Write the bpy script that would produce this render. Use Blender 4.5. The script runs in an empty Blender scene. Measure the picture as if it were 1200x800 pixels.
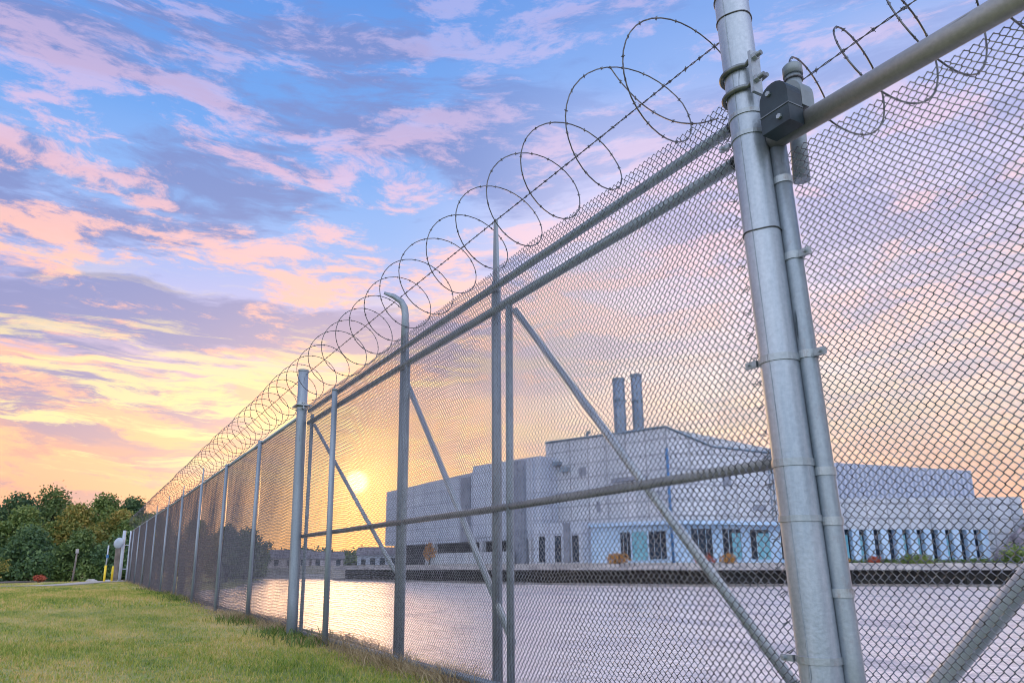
import bpy, math, random
import numpy as np
from mathutils import Vector, Matrix
R = math.radians
random.seed(7); RNG = np.random.default_rng(7)
sc = bpy.context.scene
COL = sc.collection

# ------------------------------------------------------------------ helpers
def srgb(r, g, b):
    f = lambda c: (c/255/12.92) if c/255 <= .04045 else ((c/255+.055)/1.055)**2.4
    return (f(r), f(g), f(b), 1.0)

def tag(o, label=None, cat=None, group=None, kind=None):
    if label: o['label'] = label
    if cat: o['category'] = cat
    if group: o['group'] = group
    if kind: o['kind'] = kind
    return o

def empty(name, loc, label, cat, group=None):
    o = bpy.data.objects.new(name, None); COL.objects.link(o)
    o.location = loc; o.empty_display_size = .3
    return tag(o, label, cat, group)

def np_mesh(name, V, F, mat, parent=None, smooth=False, loc=None):
    """V (n,3) world coordinates, F list of int arrays each (m,k)"""
    V = np.asarray(V, np.float32)
    me = bpy.data.meshes.new(name)
    if parent is not None: V = V - np.array(parent.location, np.float32)
    if loc is not None: V = V - np.array(loc, np.float32)
    F = [np.asarray(f, np.int32) for f in F if len(f)]
    me.vertices.add(len(V)); me.vertices.foreach_set('co', V.ravel())
    tot = np.concatenate([np.full(len(f), f.shape[1], np.int32) for f in F])
    idx = np.concatenate([f.ravel() for f in F])
    st = np.concatenate([[0], np.cumsum(tot)[:-1]]).astype(np.int32)
    me.loops.add(len(idx)); me.loops.foreach_set('vertex_index', idx)
    me.polygons.add(len(tot)); me.polygons.foreach_set('loop_start', st); me.polygons.foreach_set('loop_total', tot)
    if smooth: me.polygons.foreach_set('use_smooth', np.ones(len(tot), bool))
    me.update(calc_edges=True); me.validate()
    me.materials.append(mat)
    o = bpy.data.objects.new(name, me); COL.objects.link(o)
    if parent is not None: o.parent = parent
    if loc is not None: o.location = loc
    return o

class MB:
    """collects boxes, tubes, prisms in world coordinates -> one mesh"""
    def __init__(s): s.V = []; s.F = []; s.n = 0
    def add(s, V, F):
        s.V += [tuple(v) for v in V]; s.F += [tuple(i+s.n for i in f) for f in F]; s.n = len(s.V)
    def box(s, x0, y0, z0, x1, y1, z1, bev=0):
        if bev: return s.prism([(x0+bev, y0), (x1-bev, y0), (x1, y0+bev), (x1, y1-bev), (x1-bev, y1), (x0+bev, y1), (x0, y1-bev), (x0, y0+bev)], z0, z1)
        return s.prism([(x0, y0), (x1, y0), (x1, y1), (x0, y1)], z0, z1)
    def prism(s, pts, z0, z1):
        n = len(pts)
        zz1 = z1 if hasattr(z1, '__len__') else [z1]*n
        V = [(p[0], p[1], z0) for p in pts]+[(p[0], p[1], z) for p, z in zip(pts, zz1)]
        F = [tuple(range(n-1, -1, -1)), tuple(range(n, 2*n))]+[(i, (i+1) % n, n+(i+1) % n, n+i) for i in range(n)]
        s.add(V, F)
    def slab(s, P, nrm, t):
        """planar polygon P (3D points) extruded by thickness t along nrm"""
        nrm = Vector(nrm).normalized(); n = len(P)
        V = [tuple(Vector(p)) for p in P]+[tuple(Vector(p)+nrm*t) for p in P]
        F = [tuple(range(n)), tuple(range(2*n-1, n-1, -1))]+[(i, n+i, n+(i+1) % n, (i+1) % n) for i in range(n)]
        s.add(V, F)
    def tube(s, pts, r, n=12, closed=False, cap=True, flat=1.0, up=None):
        pts = [Vector(p) for p in pts]; m = len(pts)
        rr = r if hasattr(r, '__len__') else [r]*m
        base = s.n; V = []; F = []
        u = None
        for i, p in enumerate(pts):
            if closed: t = pts[(i+1) % m]-pts[i-1]
            else: t = pts[min(i+1, m-1)]-pts[max(i-1, 0)]
            t.normalize()
            if u is None:
                u = Vector(up) if up else (Vector((0, 0, 1)) if abs(t.z) < .9 else Vector((1, 0, 0)))
            u = (u-t*u.dot(t)).normalized(); w = t.cross(u)
            for k in range(n):
                a = 2*math.pi*k/n
                V.append(p+u*(rr[i]*math.cos(a))+w*(rr[i]*flat*math.sin(a)))
        for i in range(m if closed else m-1):
            j = (i+1) % m
            for k in range(n):
                F.append((i*n+k, i*n+(k+1) % n, j*n+(k+1) % n, j*n+k))
        if cap and not closed:
            F.append(tuple(range(n-1, -1, -1))); F.append(tuple((m-1)*n+k for k in range(n)))
        s.add(V, F)
    def build(s, name, mat, parent=None, smooth=False, loc=None):
        me = bpy.data.meshes.new(name)
        off = Vector(parent.location) if parent is not None else (Vector(loc) if loc is not None else Vector((0, 0, 0)))
        me.from_pydata([tuple(Vector(v)-off) for v in s.V], [], s.F)
        me.validate()
        import bmesh
        bm = bmesh.new(); bm.from_mesh(me); bmesh.ops.recalc_face_normals(bm, faces=bm.faces); bm.to_mesh(me); bm.free()
        me.materials.append(mat)
        if smooth:
            me.polygons.foreach_set('use_smooth', [len(p.vertices) == 4 for p in me.polygons])
        me.update()
        o = bpy.data.objects.new(name, me); COL.objects.link(o)
        if parent is not None: o.parent = parent
        elif loc is not None: o.location = loc
        return o

def arc(c, r, a0, a1, n, plane='xy', z=0):
    out = []
    for i in range(n+1):
        a = a0+(a1-a0)*i/n
        out.append((c[0]+r*math.cos(a), c[1]+r*math.sin(a), z))
    return out

# ------------------------------------------------------------------ materials
def new_mat(name):
    m = bpy.data.materials.new(name); m.use_nodes = True
    nt = m.node_tree; b = nt.nodes['Principled BSDF']
    return m, nt, b

def N(nt, t, **kw):
    n = nt.nodes.new(t)
    for k, v in kw.items(): setattr(n, k, v)
    return n

def ramp(nt, fac, stops, interp='LINEAR'):
    n = N(nt, 'ShaderNodeValToRGB'); cr = n.color_ramp; cr.interpolation = interp
    while len(cr.elements) < len(stops): cr.elements.new(.5)
    for e, (p, c) in zip(cr.elements, stops):
        e.position = p; e.color = c if len(c) == 4 else (*c, 1)
    nt.links.new(fac, n.inputs[0]); return n.outputs[0]

def noise(nt, vec, scale, detail=4, rough=.55, dist=0):
    n = N(nt, 'ShaderNodeTexNoise'); n.inputs['Scale'].default_value = scale
    n.inputs['Detail'].default_value = detail; n.inputs['Roughness'].default_value = rough
    n.inputs['Distortion'].default_value = dist
    if vec is not None: nt.links.new(vec, n.inputs['Vector'])
    return n.outputs[0]

def mapping(nt, scale=(1, 1, 1), coord='Object', loc=(0, 0, 0)):
    tc = N(nt, 'ShaderNodeTexCoord'); mp = N(nt, 'ShaderNodeMapping')
    mp.inputs['Scale'].default_value = scale; mp.inputs['Location'].default_value = loc
    nt.links.new(tc.outputs[coord], mp.inputs[0]); return mp.outputs[0]

def rusty(m, amount=.7):
    nt = m.node_tree; b = nt.nodes['Principled BSDF']; src = b.inputs['Base Color'].links[0].from_socket
    f = noise(nt, mapping(nt, (1, 1, .5), loc=(3, 1, 2)), 16, 6, .75)
    mx = N(nt, 'ShaderNodeMix', data_type='RGBA'); nt.links.new(ramp(nt, f, [(.56, (0, 0, 0)), (.70, (amount, amount, amount))]), mx.inputs[0])
    nt.links.new(src, mx.inputs[6]); mx.inputs[7].default_value = (.16, .075, .035, 1); nt.links.new(mx.outputs[2], b.inputs['Base Color'])

def mat_noise(name, c1, c2, scale=3, rough=.7, metal=0, bump=0, stretch=(1, 1, 1), detail=5, lo=.35, hi=.65, bscale=None, rvar=0):
    m, nt, b = new_mat(name)
    v = mapping(nt, stretch)
    f = noise(nt, v, scale, detail)
    c = ramp(nt, f, [(lo, c1), (hi, c2)])
    nt.links.new(c, b.inputs['Base Color'])
    b.inputs['Roughness'].default_value = rough; b.inputs['Metallic'].default_value = metal
    if rvar:
        mr = N(nt, 'ShaderNodeMapRange'); nt.links.new(f, mr.inputs[0])
        mr.inputs[3].default_value = rough-rvar; mr.inputs[4].default_value = rough+rvar
        nt.links.new(mr.outputs[0], b.inputs['Roughness'])
    if bump:
        bn = N(nt, 'ShaderNodeBump'); bn.inputs['Strength'].default_value = bump
        nt.links.new(noise(nt, v, bscale or scale*4, 4), bn.inputs['Height']); nt.links.new(bn.outputs[0], b.inputs['Normal'])
    return m

def galv(name, c1, c2, metal=.55, rough=.42, stretch=(1, 1, .12), sc_=9.):
    """weathered galvanised pipe: streaks along its length, fine spangle, small dark marks"""
    m, nt, b = new_mat(name)
    v = mapping(nt, stretch); v2 = mapping(nt, (1, 1, 1))
    f = noise(nt, v, sc_, 6, .6)
    c = ramp(nt, f, [(.3, c1), (.7, c2)])
    sp = noise(nt, v2, 60, 2)
    mx = N(nt, 'ShaderNodeMix', data_type='RGBA', blend_type='MULTIPLY'); mx.inputs[0].default_value = .5
    nt.links.new(c, mx.inputs[6]); nt.links.new(ramp(nt, sp, [(.3, (.72, .74, .76)), (.7, (1, 1, 1))]), mx.inputs[7])
    st = noise(nt, v, 22, 3, .7)
    mx2 = N(nt, 'ShaderNodeMix', data_type='RGBA'); nt.links.new(ramp(nt, st, [(.66, (0, 0, 0)), (.73, (1, 1, 1))]), mx2.inputs[0])
    nt.links.new(mx.outputs[2], mx2.inputs[6]); mx2.inputs[7].default_value = (c1[0]*.5, c1[1]*.5, c1[2]*.5, 1)
    nt.links.new(mx2.outputs[2], b.inputs['Base Color'])
    b.inputs['Metallic'].default_value = metal
    mr = N(nt, 'ShaderNodeMapRange'); nt.links.new(f, mr.inputs[0]); mr.inputs[3].default_value = rough-.1; mr.inputs[4].default_value = rough+.14
    nt.links.new(mr.outputs[0], b.inputs['Roughness'])
    bn = N(nt, 'ShaderNodeBump'); bn.inputs['Strength'].default_value = .12; bn.inputs['Distance'].default_value = .01
    nt.links.new(sp, bn.inputs['Height']); nt.links.new(bn.outputs[0], b.inputs['Normal'])
    return m

M = {}
M['post'] = galv('galvanised_pipe', (.27, .34, .41), (.50, .56, .63), metal=.5, rough=.40)
M['post_mid'] = galv('galvanised_end_pipe', (.20, .26, .31), (.36, .42, .48), metal=.5, rough=.42)
M['post_far'] = galv('galvanised_pipe_weathered', (.20, .25, .30), (.33, .39, .45), metal=.4, rough=.5)
M['frame'] = galv('dull_pipe', (.23, .29, .34), (.40, .47, .53), metal=.4, rough=.5, stretch=(1, .15, 1))
M['brace'] = galv('toplit_brace_pipe', (.34, .41, .48), (.55, .62, .68), metal=.35, rough=.4, stretch=(1, .3, .3))  # paler than the frame pipe: light from above is put into the colour
M['rail'] = galv('grey_rail', (.23, .24, .25), (.38, .39, .40), metal=.45, rough=.55, stretch=(1, .15, 1))
M['wire'] = mat_noise('zinc_wire', (.07, .08, .10), (.22, .245, .28), 30, .32, .65)
M['wire_far'] = mat_noise('zinc_wire_weathered', (.075, .08, .105), (.16, .17, .20), 14, .5, .4)
M['barb'] = mat_noise('barbed_wire', (.05, .055, .06), (.14, .15, .16), 30, .42, .6)
M['strap'] = galv('zinc_strap', (.28, .34, .38), (.44, .49, .53), metal=.5, rough=.42)
rusty(M['strap'], .5); rusty(M['post_mid'], .25)
M['ubolt'] = mat_noise('steel_bolt', (.10, .12, .135), (.2, .23, .25), 20, .45, .6)
M['castbox'] = mat_noise('dark_cover', (.010, .022, .030), (.024, .045, .058), 9, .5, .1, .1)
M['castcap'] = mat_noise('grey_cover', (.17, .21, .23), (.25, .30, .32), 9, .5, .3, .1)
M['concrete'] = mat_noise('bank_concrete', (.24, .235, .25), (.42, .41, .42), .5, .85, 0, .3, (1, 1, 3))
M['darkwall'] = mat_noise('shade_dark_seawall', (.012, .014, .016), (.045, .045, .045), 1.2, .8, 0, .4)  # near-black tone puts the shade under the cap into the colour, piles included
M['mud'] = mat_noise('mud', (.13, .12, .12), (.26, .25, .25), 1.5, .8, 0, .4)
M['bwhite'] = mat_noise('painted_panel', (.37, .38, .50), (.50, .50, .62), .18, .7, 0, .05, (1, 1, .35))

def mat_panel(name, c1, c2, seam):
    m, nt, b = new_mat(name)
    tc = N(nt, 'ShaderNodeTexCoord'); dv = N(nt, 'ShaderNodeVectorMath', operation='DOT_PRODUCT'); nt.links.new(tc.outputs['Object'], dv.inputs[0]); dv.inputs[1].default_value = (.85, -.85, 0)
    sx = N(nt, 'ShaderNodeSeparateXYZ'); nt.links.new(tc.outputs['Object'], sx.inputs[0])
    cb = N(nt, 'ShaderNodeCombineXYZ'); nt.links.new(dv.outputs['Value'], cb.inputs[0]); nt.links.new(sx.outputs[2], cb.inputs[1])
    br = N(nt, 'ShaderNodeTexBrick'); nt.links.new(cb.outputs[0], br.inputs['Vector']); br.offset = 0
    br.inputs['Scale'].default_value = 1; br.inputs['Brick Width'].default_value = 3.2; br.inputs['Row Height'].default_value = 1.9
    br.inputs['Mortar Size'].default_value = .13; br.inputs['Mortar Smooth'].default_value = .3; br.inputs['Bias'].default_value = 0
    br.inputs['Color1'].default_value = (1, 1, 1, 1); br.inputs['Color2'].default_value = (.90, .91, .93, 1); br.inputs['Mortar'].default_value = (seam, seam, seam*1.03, 1)
    f = noise(nt, mapping(nt, (1, 1, .12)), .5, 6, .65)
    c = ramp(nt, f, [(.3, c1), (.7, c2)])
    mx = N(nt, 'ShaderNodeMix', data_type='RGBA', blend_type='MULTIPLY'); mx.inputs[0].default_value = 1
    nt.links.new(c, mx.inputs[6]); nt.links.new(br.outputs['Color'], mx.inputs[7]); nt.links.new(mx.outputs[2], b.inputs['Base Color'])
    b.inputs['Roughness'].default_value = .65
    return m
M['bwhite'] = mat_panel('painted_panel', (.33, .38, .45), (.52, .56, .63), .60)
M['bwing'] = mat_panel('hazed_panel_wing', (.32, .38, .49), (.44, .50, .60), .72)  # panel colour shifted to pale blue to carry the haze near the sun
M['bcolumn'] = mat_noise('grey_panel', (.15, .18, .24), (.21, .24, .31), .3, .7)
M['bblue'] = mat_noise('pale_blue_panel', (.30, .46, .66), (.42, .58, .76), .4, .6)
M['teal'] = mat_noise('teal_panel', (.10, .30, .40), (.16, .42, .52), .6, .5)
M['glass'] = mat_noise('dark_glazing', (.006, .010, .020), (.02, .04, .07), .7, .35)
M['glass'].node_tree.nodes['Principled BSDF'].inputs['Specular IOR Level'].default_value = .25
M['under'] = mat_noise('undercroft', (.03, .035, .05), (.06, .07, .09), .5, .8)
M['pipeblue'] = mat_noise('blue_pipe', (.03, .12, .30), (.05, .18, .40), 2, .5)
M['stack'] = mat_noise('chimney_steel', (.13, .19, .28), (.22, .29, .38), .5, .55, .2, .05, (1, 1, .5))
M['equip'] = mat_noise('roof_plant', (.08, .13, .19), (.2, .28, .36), 1.2, .6)
M['bark'] = mat_noise('bark', (.045, .035, .028), (.10, .08, .06), 6, .9, 0, .5, (1, 1, .3))
M['yellow'] = mat_noise('yellow_paint', (.75, .52, .02), (.85, .65, .05), 4, .5)
M['whitepaint'] = mat_noise('white_paint', (.38, .43, .50), (.5, .55, .62), 4, .5)
M['mirror'] = mat_noise('pale_disc', (.32, .38, .48), (.42, .48, .56), 3, .35, .3)
M['path'] = mat_noise('path_concrete', (.32, .31, .29), (.45, .44, .41), 2, .85, 0, .2)
M['road'] = mat_noise('asphalt', (.05, .05, .052), (.085, .083, .085), 3, .85, 0, .2)
M['orangeleaf'] = mat_noise('orange_leaves', (.30, .12, .03), (.5, .27, .07), 3, .6)
M['redleaf'] = mat_noise('red_leaves', (.35, .05, .03), (.45, .12, .06), 3, .6)
M['stone'] = mat_noise('stone_heap', (.12, .11, .13), (.30, .28, .32), .9, .9, 0, .8, (1, 1, 1), 8)
M['timber'] = mat_noise('weathered_timber', (.14, .12, .11), (.24, .21, .19), 5, .85, 0, .3)
M['roofgrey'] = mat_noise('house_roof', (.14, .13, .16), (.2, .19, .22), 1, .8)
M['housewall'] = mat_noise('house_wall', (.36, .33, .38), (.5, .46, .5), .6, .8)

# corrugated upper block
def mat_corrugated():
    m, nt, b = new_mat('ribbed_cladding')
    v = mapping(nt, (1, 1, 1))
    w = N(nt, 'ShaderNodeTexWave', wave_type='BANDS', bands_direction='X'); w.inputs['Scale'].default_value = .55
    nt.links.new(v, w.inputs['Vector'])
    c = ramp(nt, w.outputs[0], [(.2, (.22, .27, .38)), (.7, (.36, .41, .52))])
    nt.links.new(c, b.inputs['Base Color']); b.inputs['Roughness'].default_value = .55
    return m
M['ribbed'] = mat_corrugated()

def mat_leaf(name, cols):
    m, nt, b = new_mat(name)
    g = N(nt, 'ShaderNodeNewGeometry')
    v = mapping(nt, (1, 1, 1))
    f = noise(nt, v, .45, 3)
    ad = N(nt, 'ShaderNodeMath', operation='ADD'); nt.links.new(f, ad.inputs[0])
    ml = N(nt, 'ShaderNodeMath', operation='MULTIPLY_ADD'); nt.links.new(g.outputs['Random Per Island'], ml.inputs[0]); ml.inputs[1].default_value = .5; ml.inputs[2].default_value = -.25
    nt.links.new(ml.outputs[0], ad.inputs[1])
    c = ramp(nt, ad.outputs[0], [(.25, cols[0]), (.5, cols[1]), (.75, cols[2])])
    nt.links.new(c, b.inputs['Base Color']); b.inputs['Roughness'].default_value = .6
    tr = N(nt, 'ShaderNodeBsdfTranslucent'); nt.links.new(c, tr.inputs[0])
    mx = N(nt, 'ShaderNodeMixShader'); mx.inputs[0].default_value = .3
    nt.links.new(b.outputs[0], mx.inputs[1]); nt.links.new(tr.outputs[0], mx.inputs[2])
    nt.links.new(mx.outputs[0], nt.nodes['Material Output'].inputs[0])
    return m
LEAF = [mat_leaf('dark_leaves', [(.05, .10, .035), (.11, .18, .05), (.20, .27, .08)]),
        mat_leaf('mid_leaves', [(.07, .13, .035), (.16, .24, .06), (.28, .33, .09)]),
        mat_leaf('olive_leaves', [(.10, .15, .035), (.27, .27, .06), (.46, .34, .09)]),
        mat_leaf('blue_green_leaves', [(.04, .09, .045), (.08, .155, .065), (.16, .25, .09)])]

def mat_grass():
    m, nt, b = new_mat('lawn_blades')
    g = N(nt, 'ShaderNodeNewGeometry')
    v = mapping(nt, (1, 1, 0))
    big = noise(nt, mapping(nt, (.9, .35, 0)), .8, 5, .65)
    sm = noise(nt, v, 5, 4, .6)
    a = N(nt, 'ShaderNodeMath', operation='MULTIPLY_ADD'); nt.links.new(sm, a.inputs[0]); a.inputs[1].default_value = .45; nt.links.new(big, a.inputs[2])
    a2 = N(nt, 'ShaderNodeMath', operation='MULTIPLY_ADD'); nt.links.new(g.outputs['Random Per Island'], a2.inputs[0]); a2.inputs[1].default_value = .34; nt.links.new(a.outputs[0], a2.inputs[2])
    c = ramp(nt, a2.outputs[0], [(.60, (.11, .17, .025)), (.80, (.19, .26, .045)), (.95, (.30, .34, .075)), (1.0, (.46, .40, .13))])
    # ramp positions above 1 clamp, so spread with a map range
    mr = N(nt, 'ShaderNodeMapRange'); nt.links.new(a2.outputs[0], mr.inputs[0]); mr.inputs[1].default_value = .55; mr.inputs[2].default_value = 1.25
    c = ramp(nt, mr.outputs[0], [(.08, (.10, .20, .028)), (.33, (.25, .36, .05)), (.54, (.46, .44, .10)), (.76, (.70, .52, .22))])
    nt.links.new(c, b.inputs['Base Color']); b.inputs['Roughness'].default_value = .6
    tr = N(nt, 'ShaderNodeBsdfTranslucent'); nt.links.new(c, tr.inputs[0])
    mx = N(nt, 'ShaderNodeMixShader'); mx.inputs[0].default_value = .35
    nt.links.new(b.outputs[0], mx.inputs[1]); nt.links.new(tr.outputs[0], mx.inputs[2])
    nt.links.new(mx.outputs[0], nt.nodes['Material Output'].inputs[0])
    return m
M['grass'] = mat_grass()
M['straw'] = mat_leaf('dry_stems', [(.20, .15, .07), (.36, .28, .15), (.50, .42, .26)])
M['weed'] = mat_leaf('weed_leaves', [(.06, .12, .02), (.11, .18, .035), (.17, .24, .05)])

def mat_ground():
    m, nt, b = new_mat('turf_soil')
    big = noise(nt, mapping(nt, (.9, .35, 0)), .8, 5, .65)
    sm = noise(nt, mapping(nt, (1, 1, 0)), 9, 5, .7)
    a = N(nt, 'ShaderNodeMath', operation='MULTIPLY_ADD'); nt.links.new(sm, a.inputs[0]); a.inputs[1].default_value = .7; nt.links.new(big, a.inputs[2])
    mr = N(nt, 'ShaderNodeMapRange'); nt.links.new(a.outputs[0], mr.inputs[0]); mr.inputs[1].default_value = .5; mr.inputs[2].default_value = 1.2
    c = ramp(nt, mr.outputs[0], [(.1, (.12, .17, .045)), (.40, (.21, .26, .07)), (.6, (.36, .34, .12)), (.85, (.52, .42, .21))])
    # bare bank soil past the fence line
    tc = N(nt, 'ShaderNodeTexCoord'); sx = N(nt, 'ShaderNodeSeparateXYZ'); nt.links.new(tc.outputs['Object'], sx.inputs[0])
    e = N(nt, 'ShaderNodeMath', operation='MULTIPLY_ADD'); nt.links.new(sm, e.inputs[0]); e.inputs[1].default_value = .5; nt.links.new(sx.outputs[0], e.inputs[2])
    k = ramp(nt, e.outputs[0], [(0, (0, 0, 0)), (1, (1, 1, 1))])
    mr2 = N(nt, 'ShaderNodeMapRange'); nt.links.new(e.outputs[0], mr2.inputs[0]); mr2.inputs[1].default_value = 2.3; mr2.inputs[2].default_value = 2.6
    mr3 = N(nt, 'ShaderNodeMapRange'); nt.links.new(sx.outputs[1], mr3.inputs[0]); mr3.inputs[1].default_value = 62; mr3.inputs[2].default_value = 50
    mm = N(nt, 'ShaderNodeMath', operation='MULTIPLY'); nt.links.new(mr2.outputs[0], mm.inputs[0]); nt.links.new(mr3.outputs[0], mm.inputs[1])
    mx = N(nt, 'ShaderNodeMix', data_type='RGBA'); nt.links.new(mm.outputs[0], mx.inputs[0]); nt.links.new(c, mx.inputs[6])
    nt.links.new(ramp(nt, sm, [(.35, (.10, .085, .065)), (.65, (.23, .20, .16))]), mx.inputs[7])
    nt.links.new(mx.outputs[2], b.inputs['Base Color']); b.inputs['Roughness'].default_value = .9
    bn = N(nt, 'ShaderNodeBump'); bn.inputs['Strength'].default_value = .5; bn.inputs['Distance'].default_value = .05
    nt.links.new(sm, bn.inputs['Height']); nt.links.new(bn.outputs[0], b.inputs['Normal'])
    return m
M['ground'] = mat_ground()

def mat_water():
    m, nt, b = new_mat('river_water')
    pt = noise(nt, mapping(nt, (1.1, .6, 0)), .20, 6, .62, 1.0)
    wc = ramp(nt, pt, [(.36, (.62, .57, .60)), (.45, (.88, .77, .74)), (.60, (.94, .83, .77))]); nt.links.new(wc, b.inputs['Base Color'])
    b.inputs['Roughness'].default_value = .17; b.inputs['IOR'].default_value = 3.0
    v1 = mapping(nt, (.55, 1.1, 0)); v2 = mapping(nt, (.30, 1, 0))
    rp = noise(nt, v1, 1.6, 5, .62, .3); rp2 = noise(nt, v2, .18, 3, .5)
    ad = N(nt, 'ShaderNodeMath', operation='MULTIPLY_ADD'); nt.links.new(rp2, ad.inputs[0]); ad.inputs[1].default_value = 1.4; nt.links.new(rp, ad.inputs[2])
    bn = N(nt, 'ShaderNodeBump'); bn.inputs['Strength'].default_value = .9; bn.inputs['Distance'].default_value = .22
    nt.links.new(ad.outputs[0], bn.inputs['Height']); nt.links.new(bn.outputs[0], b.inputs['Normal'])
    return m
M['water'] = mat_water()

# ------------------------------------------------------------------ sky
SUN_AZ = math.atan2(.3065, .9452)+R(.75)        # from +Y towards +X
SUN_EL = R(6.6)
sd = Vector((math.sin(SUN_AZ)*math.cos(SUN_EL), math.cos(SUN_AZ)*math.cos(SUN_EL), math.sin(SUN_EL)))
def build_world():
    w = bpy.data.worlds.new('World'); sc.world = w; w.use_nodes = True
    nt = w.node_tree; L = nt.links.new
    for n in list(nt.nodes): nt.nodes.remove(n)
    out = N(nt, 'ShaderNodeOutputWorld')
    sky = N(nt, 'ShaderNodeTexSky', sky_type='NISHITA'); sky.sun_disc = False
    sky.sun_elevation = SUN_EL; sky.sun_rotation = SUN_AZ; sky.air_density = 1.3; sky.dust_density = 1.5
    bg1 = N(nt, 'ShaderNodeBackground'); L(sky.outputs[0], bg1.inputs[0]); bg1.inputs[1].default_value = .05; sky.altitude = 0; sky.dust_density = .6; sky.ozone_density = 2.5
    tc = N(nt, 'ShaderNodeTexCoord')
    D = tc.outputs['Generated']
    sx = N(nt, 'ShaderNodeSeparateXYZ'); L(D, sx.inputs[0]); Z = sx.outputs[2]
    def math_(op, a, b_=None, c_=None):
        n = N(nt, 'ShaderNodeMath', operation=op)
        for i, q in enumerate((a, b_, c_)):
            if q is None: continue
            if isinstance(q, (int, float)): n.inputs[i].default_value = q
            else: L(q, n.inputs[i])
        return n.outputs[0]
    def mix(f, a, b_, mode='MIX'):
        n = N(nt, 'ShaderNodeMix', data_type='RGBA', blend_type=mode)
        for i, q in ((0, f), (6, a), (7, b_)):
            if isinstance(q, (int, float)): n.inputs[i].default_value = q
            elif isinstance(q, tuple): n.inputs[i].default_value = q
            else: L(q, n.inputs[i])
        return n.outputs[2]
    def mp(scale, loc=(0, 0, 0), vec=None):
        n = N(nt, 'ShaderNodeMapping'); n.inputs['Scale'].default_value = scale; n.inputs['Location'].default_value = loc
        L(vec if vec is not None else D, n.inputs[0]); return n.outputs[0]
    def dotv(v):
        n = N(nt, 'ShaderNodeVectorMath', operation='DOT_PRODUCT'); L(D, n.inputs[0]); n.inputs[1].default_value = v; return n.outputs['Value']
    def sstep(x, a, b_, lo=0., hi=1.):
        n = N(nt, 'ShaderNodeMapRange', interpolation_type='SMOOTHSTEP'); L(x, n.inputs[0])
        n.inputs[1].default_value = a; n.inputs[2].default_value = b_; n.inputs[3].default_value = lo; n.inputs[4].default_value = hi
        return n.outputs[0]
    # warp the height a little so that bands are not level
    wz = noise(nt, mp((2.2, 2.2, 5)), 1.0, 3)
    zw = math_('MULTIPLY_ADD', math_('SUBTRACT', wz, .5), .16, Z)
    base = ramp(nt, zw, [(0, srgb(160, 108, 146)), (.07, srgb(182, 120, 152)), (.13, srgb(214, 138, 122)), (.20, srgb(206, 142, 146)),
                         (.27, srgb(204, 170, 194)), (.35, srgb(172, 170, 220)), (.44, srgb(132, 166, 226)), (.54, srgb(100, 150, 222)), (.68, srgb(80, 132, 212)), (1, srgb(86, 125, 200))])
    # to the right of the fence the low sky is paler
    side = sstep(dotv((math.cos(R(20)), -math.sin(R(20)), 0)), -.02, .34)
    pale = ramp(nt, zw, [(0, srgb(222, 150, 160)), (.1, srgb(240, 190, 160)), (.18, srgb(242, 214, 196)), (.3, srgb(238, 214, 222)),
                         (.46, srgb(212, 200, 230)), (.58, srgb(135, 165, 226)), (.72, srgb(88, 138, 215)), (1, srgb(86, 130, 208))])
    base = mix(side, base, pale)
    # clouds: streaks (direction noise with squeezed height) over puffs
    wv = N(nt, 'ShaderNodeTexNoise'); L(mp((2.5, 2.5, 8)), wv.inputs['Vector']); wv.inputs['Scale'].default_value = 1.3; wv.inputs['Detail'].default_value = 4
    vm = N(nt, 'ShaderNodeVectorMath', operation='MULTIPLY_ADD'); L(wv.outputs['Color'], vm.inputs[0]); vm.inputs[1].default_value = (.16, .16, .07); L(D, vm.inputs[2])
    Wd = vm.outputs[0]
    grey = noise(nt, mp((1.7, 1.7, 10), (3.1, 1.7, .4), Wd), 1.4, 8, .62)
    gm = sstep(math_('ADD', grey, sstep(Z, .26, .06, 0., .055)), .44, .55)
    gc = ramp(nt, Z, [(0, srgb(150, 100, 136)), (.10, srgb(176, 112, 136)), (.16, srgb(170, 122, 150)), (.25, srgb(134, 118, 168)), (.45, srgb(112, 122, 182)), (.7, srgb(104, 124, 190)), (1, srgb(110, 130, 190))])
    gs = math_('MULTIPLY', gm, sstep(side, 0, 1, .94, .32))
    c = mix(gs, base, gc)
    puff = noise(nt, mp((3.1, 3.1, 11.5), (.3, 5.2, 2.2), Wd), 2.1, 10, .68)
    pm = sstep(math_('MULTIPLY_ADD', Z, -.045, puff), .462, .575)
    pc = ramp(nt, Z, [(0, srgb(222, 140, 146)), (.08, srgb(238, 140, 116)), (.16, srgb(252, 178, 118)), (.24, srgb(252, 172, 138)), (.38, srgb(255, 186, 160)), (.5, srgb(240, 188, 205)), (.65, srgb(205, 185, 225)), (1, srgb(190, 185, 225))])
    pc = mix(math_('MULTIPLY', side, .75), pc, ramp(nt, Z, [(0, srgb(236, 160, 160)), (.1, srgb(244, 190, 165)), (.22, srgb(250, 222, 212)), (.45, srgb(240, 210, 225)), (.7, srgb(214, 186, 226))]))
    hi = sstep(Z, .3, .65, .92, .42)
    c = mix(math_('MULTIPLY', pm, hi), c, pc)
    # yellow streaks round the sun side
    streak = noise(nt, mp((2.0, 2.0, 19), (1.3, .2, .7), Wd), 2.4, 10, .68)
    sm = math_('MULTIPLY', sstep(streak, .50, .60), math_('MULTIPLY', sstep(Z, .40, .22), sstep(Z, .085, .16)))
    sm = math_('MULTIPLY', sm, sstep(side, 0, 1, .80, .15))
    c = mix(sm, c, srgb(255, 222, 142))
    # sun glow and disc behind thin cloud
    ds = dotv(tuple(sd))
    g1 = math_('POWER', math_('MAXIMUM', ds, 0.), 60.)
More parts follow.
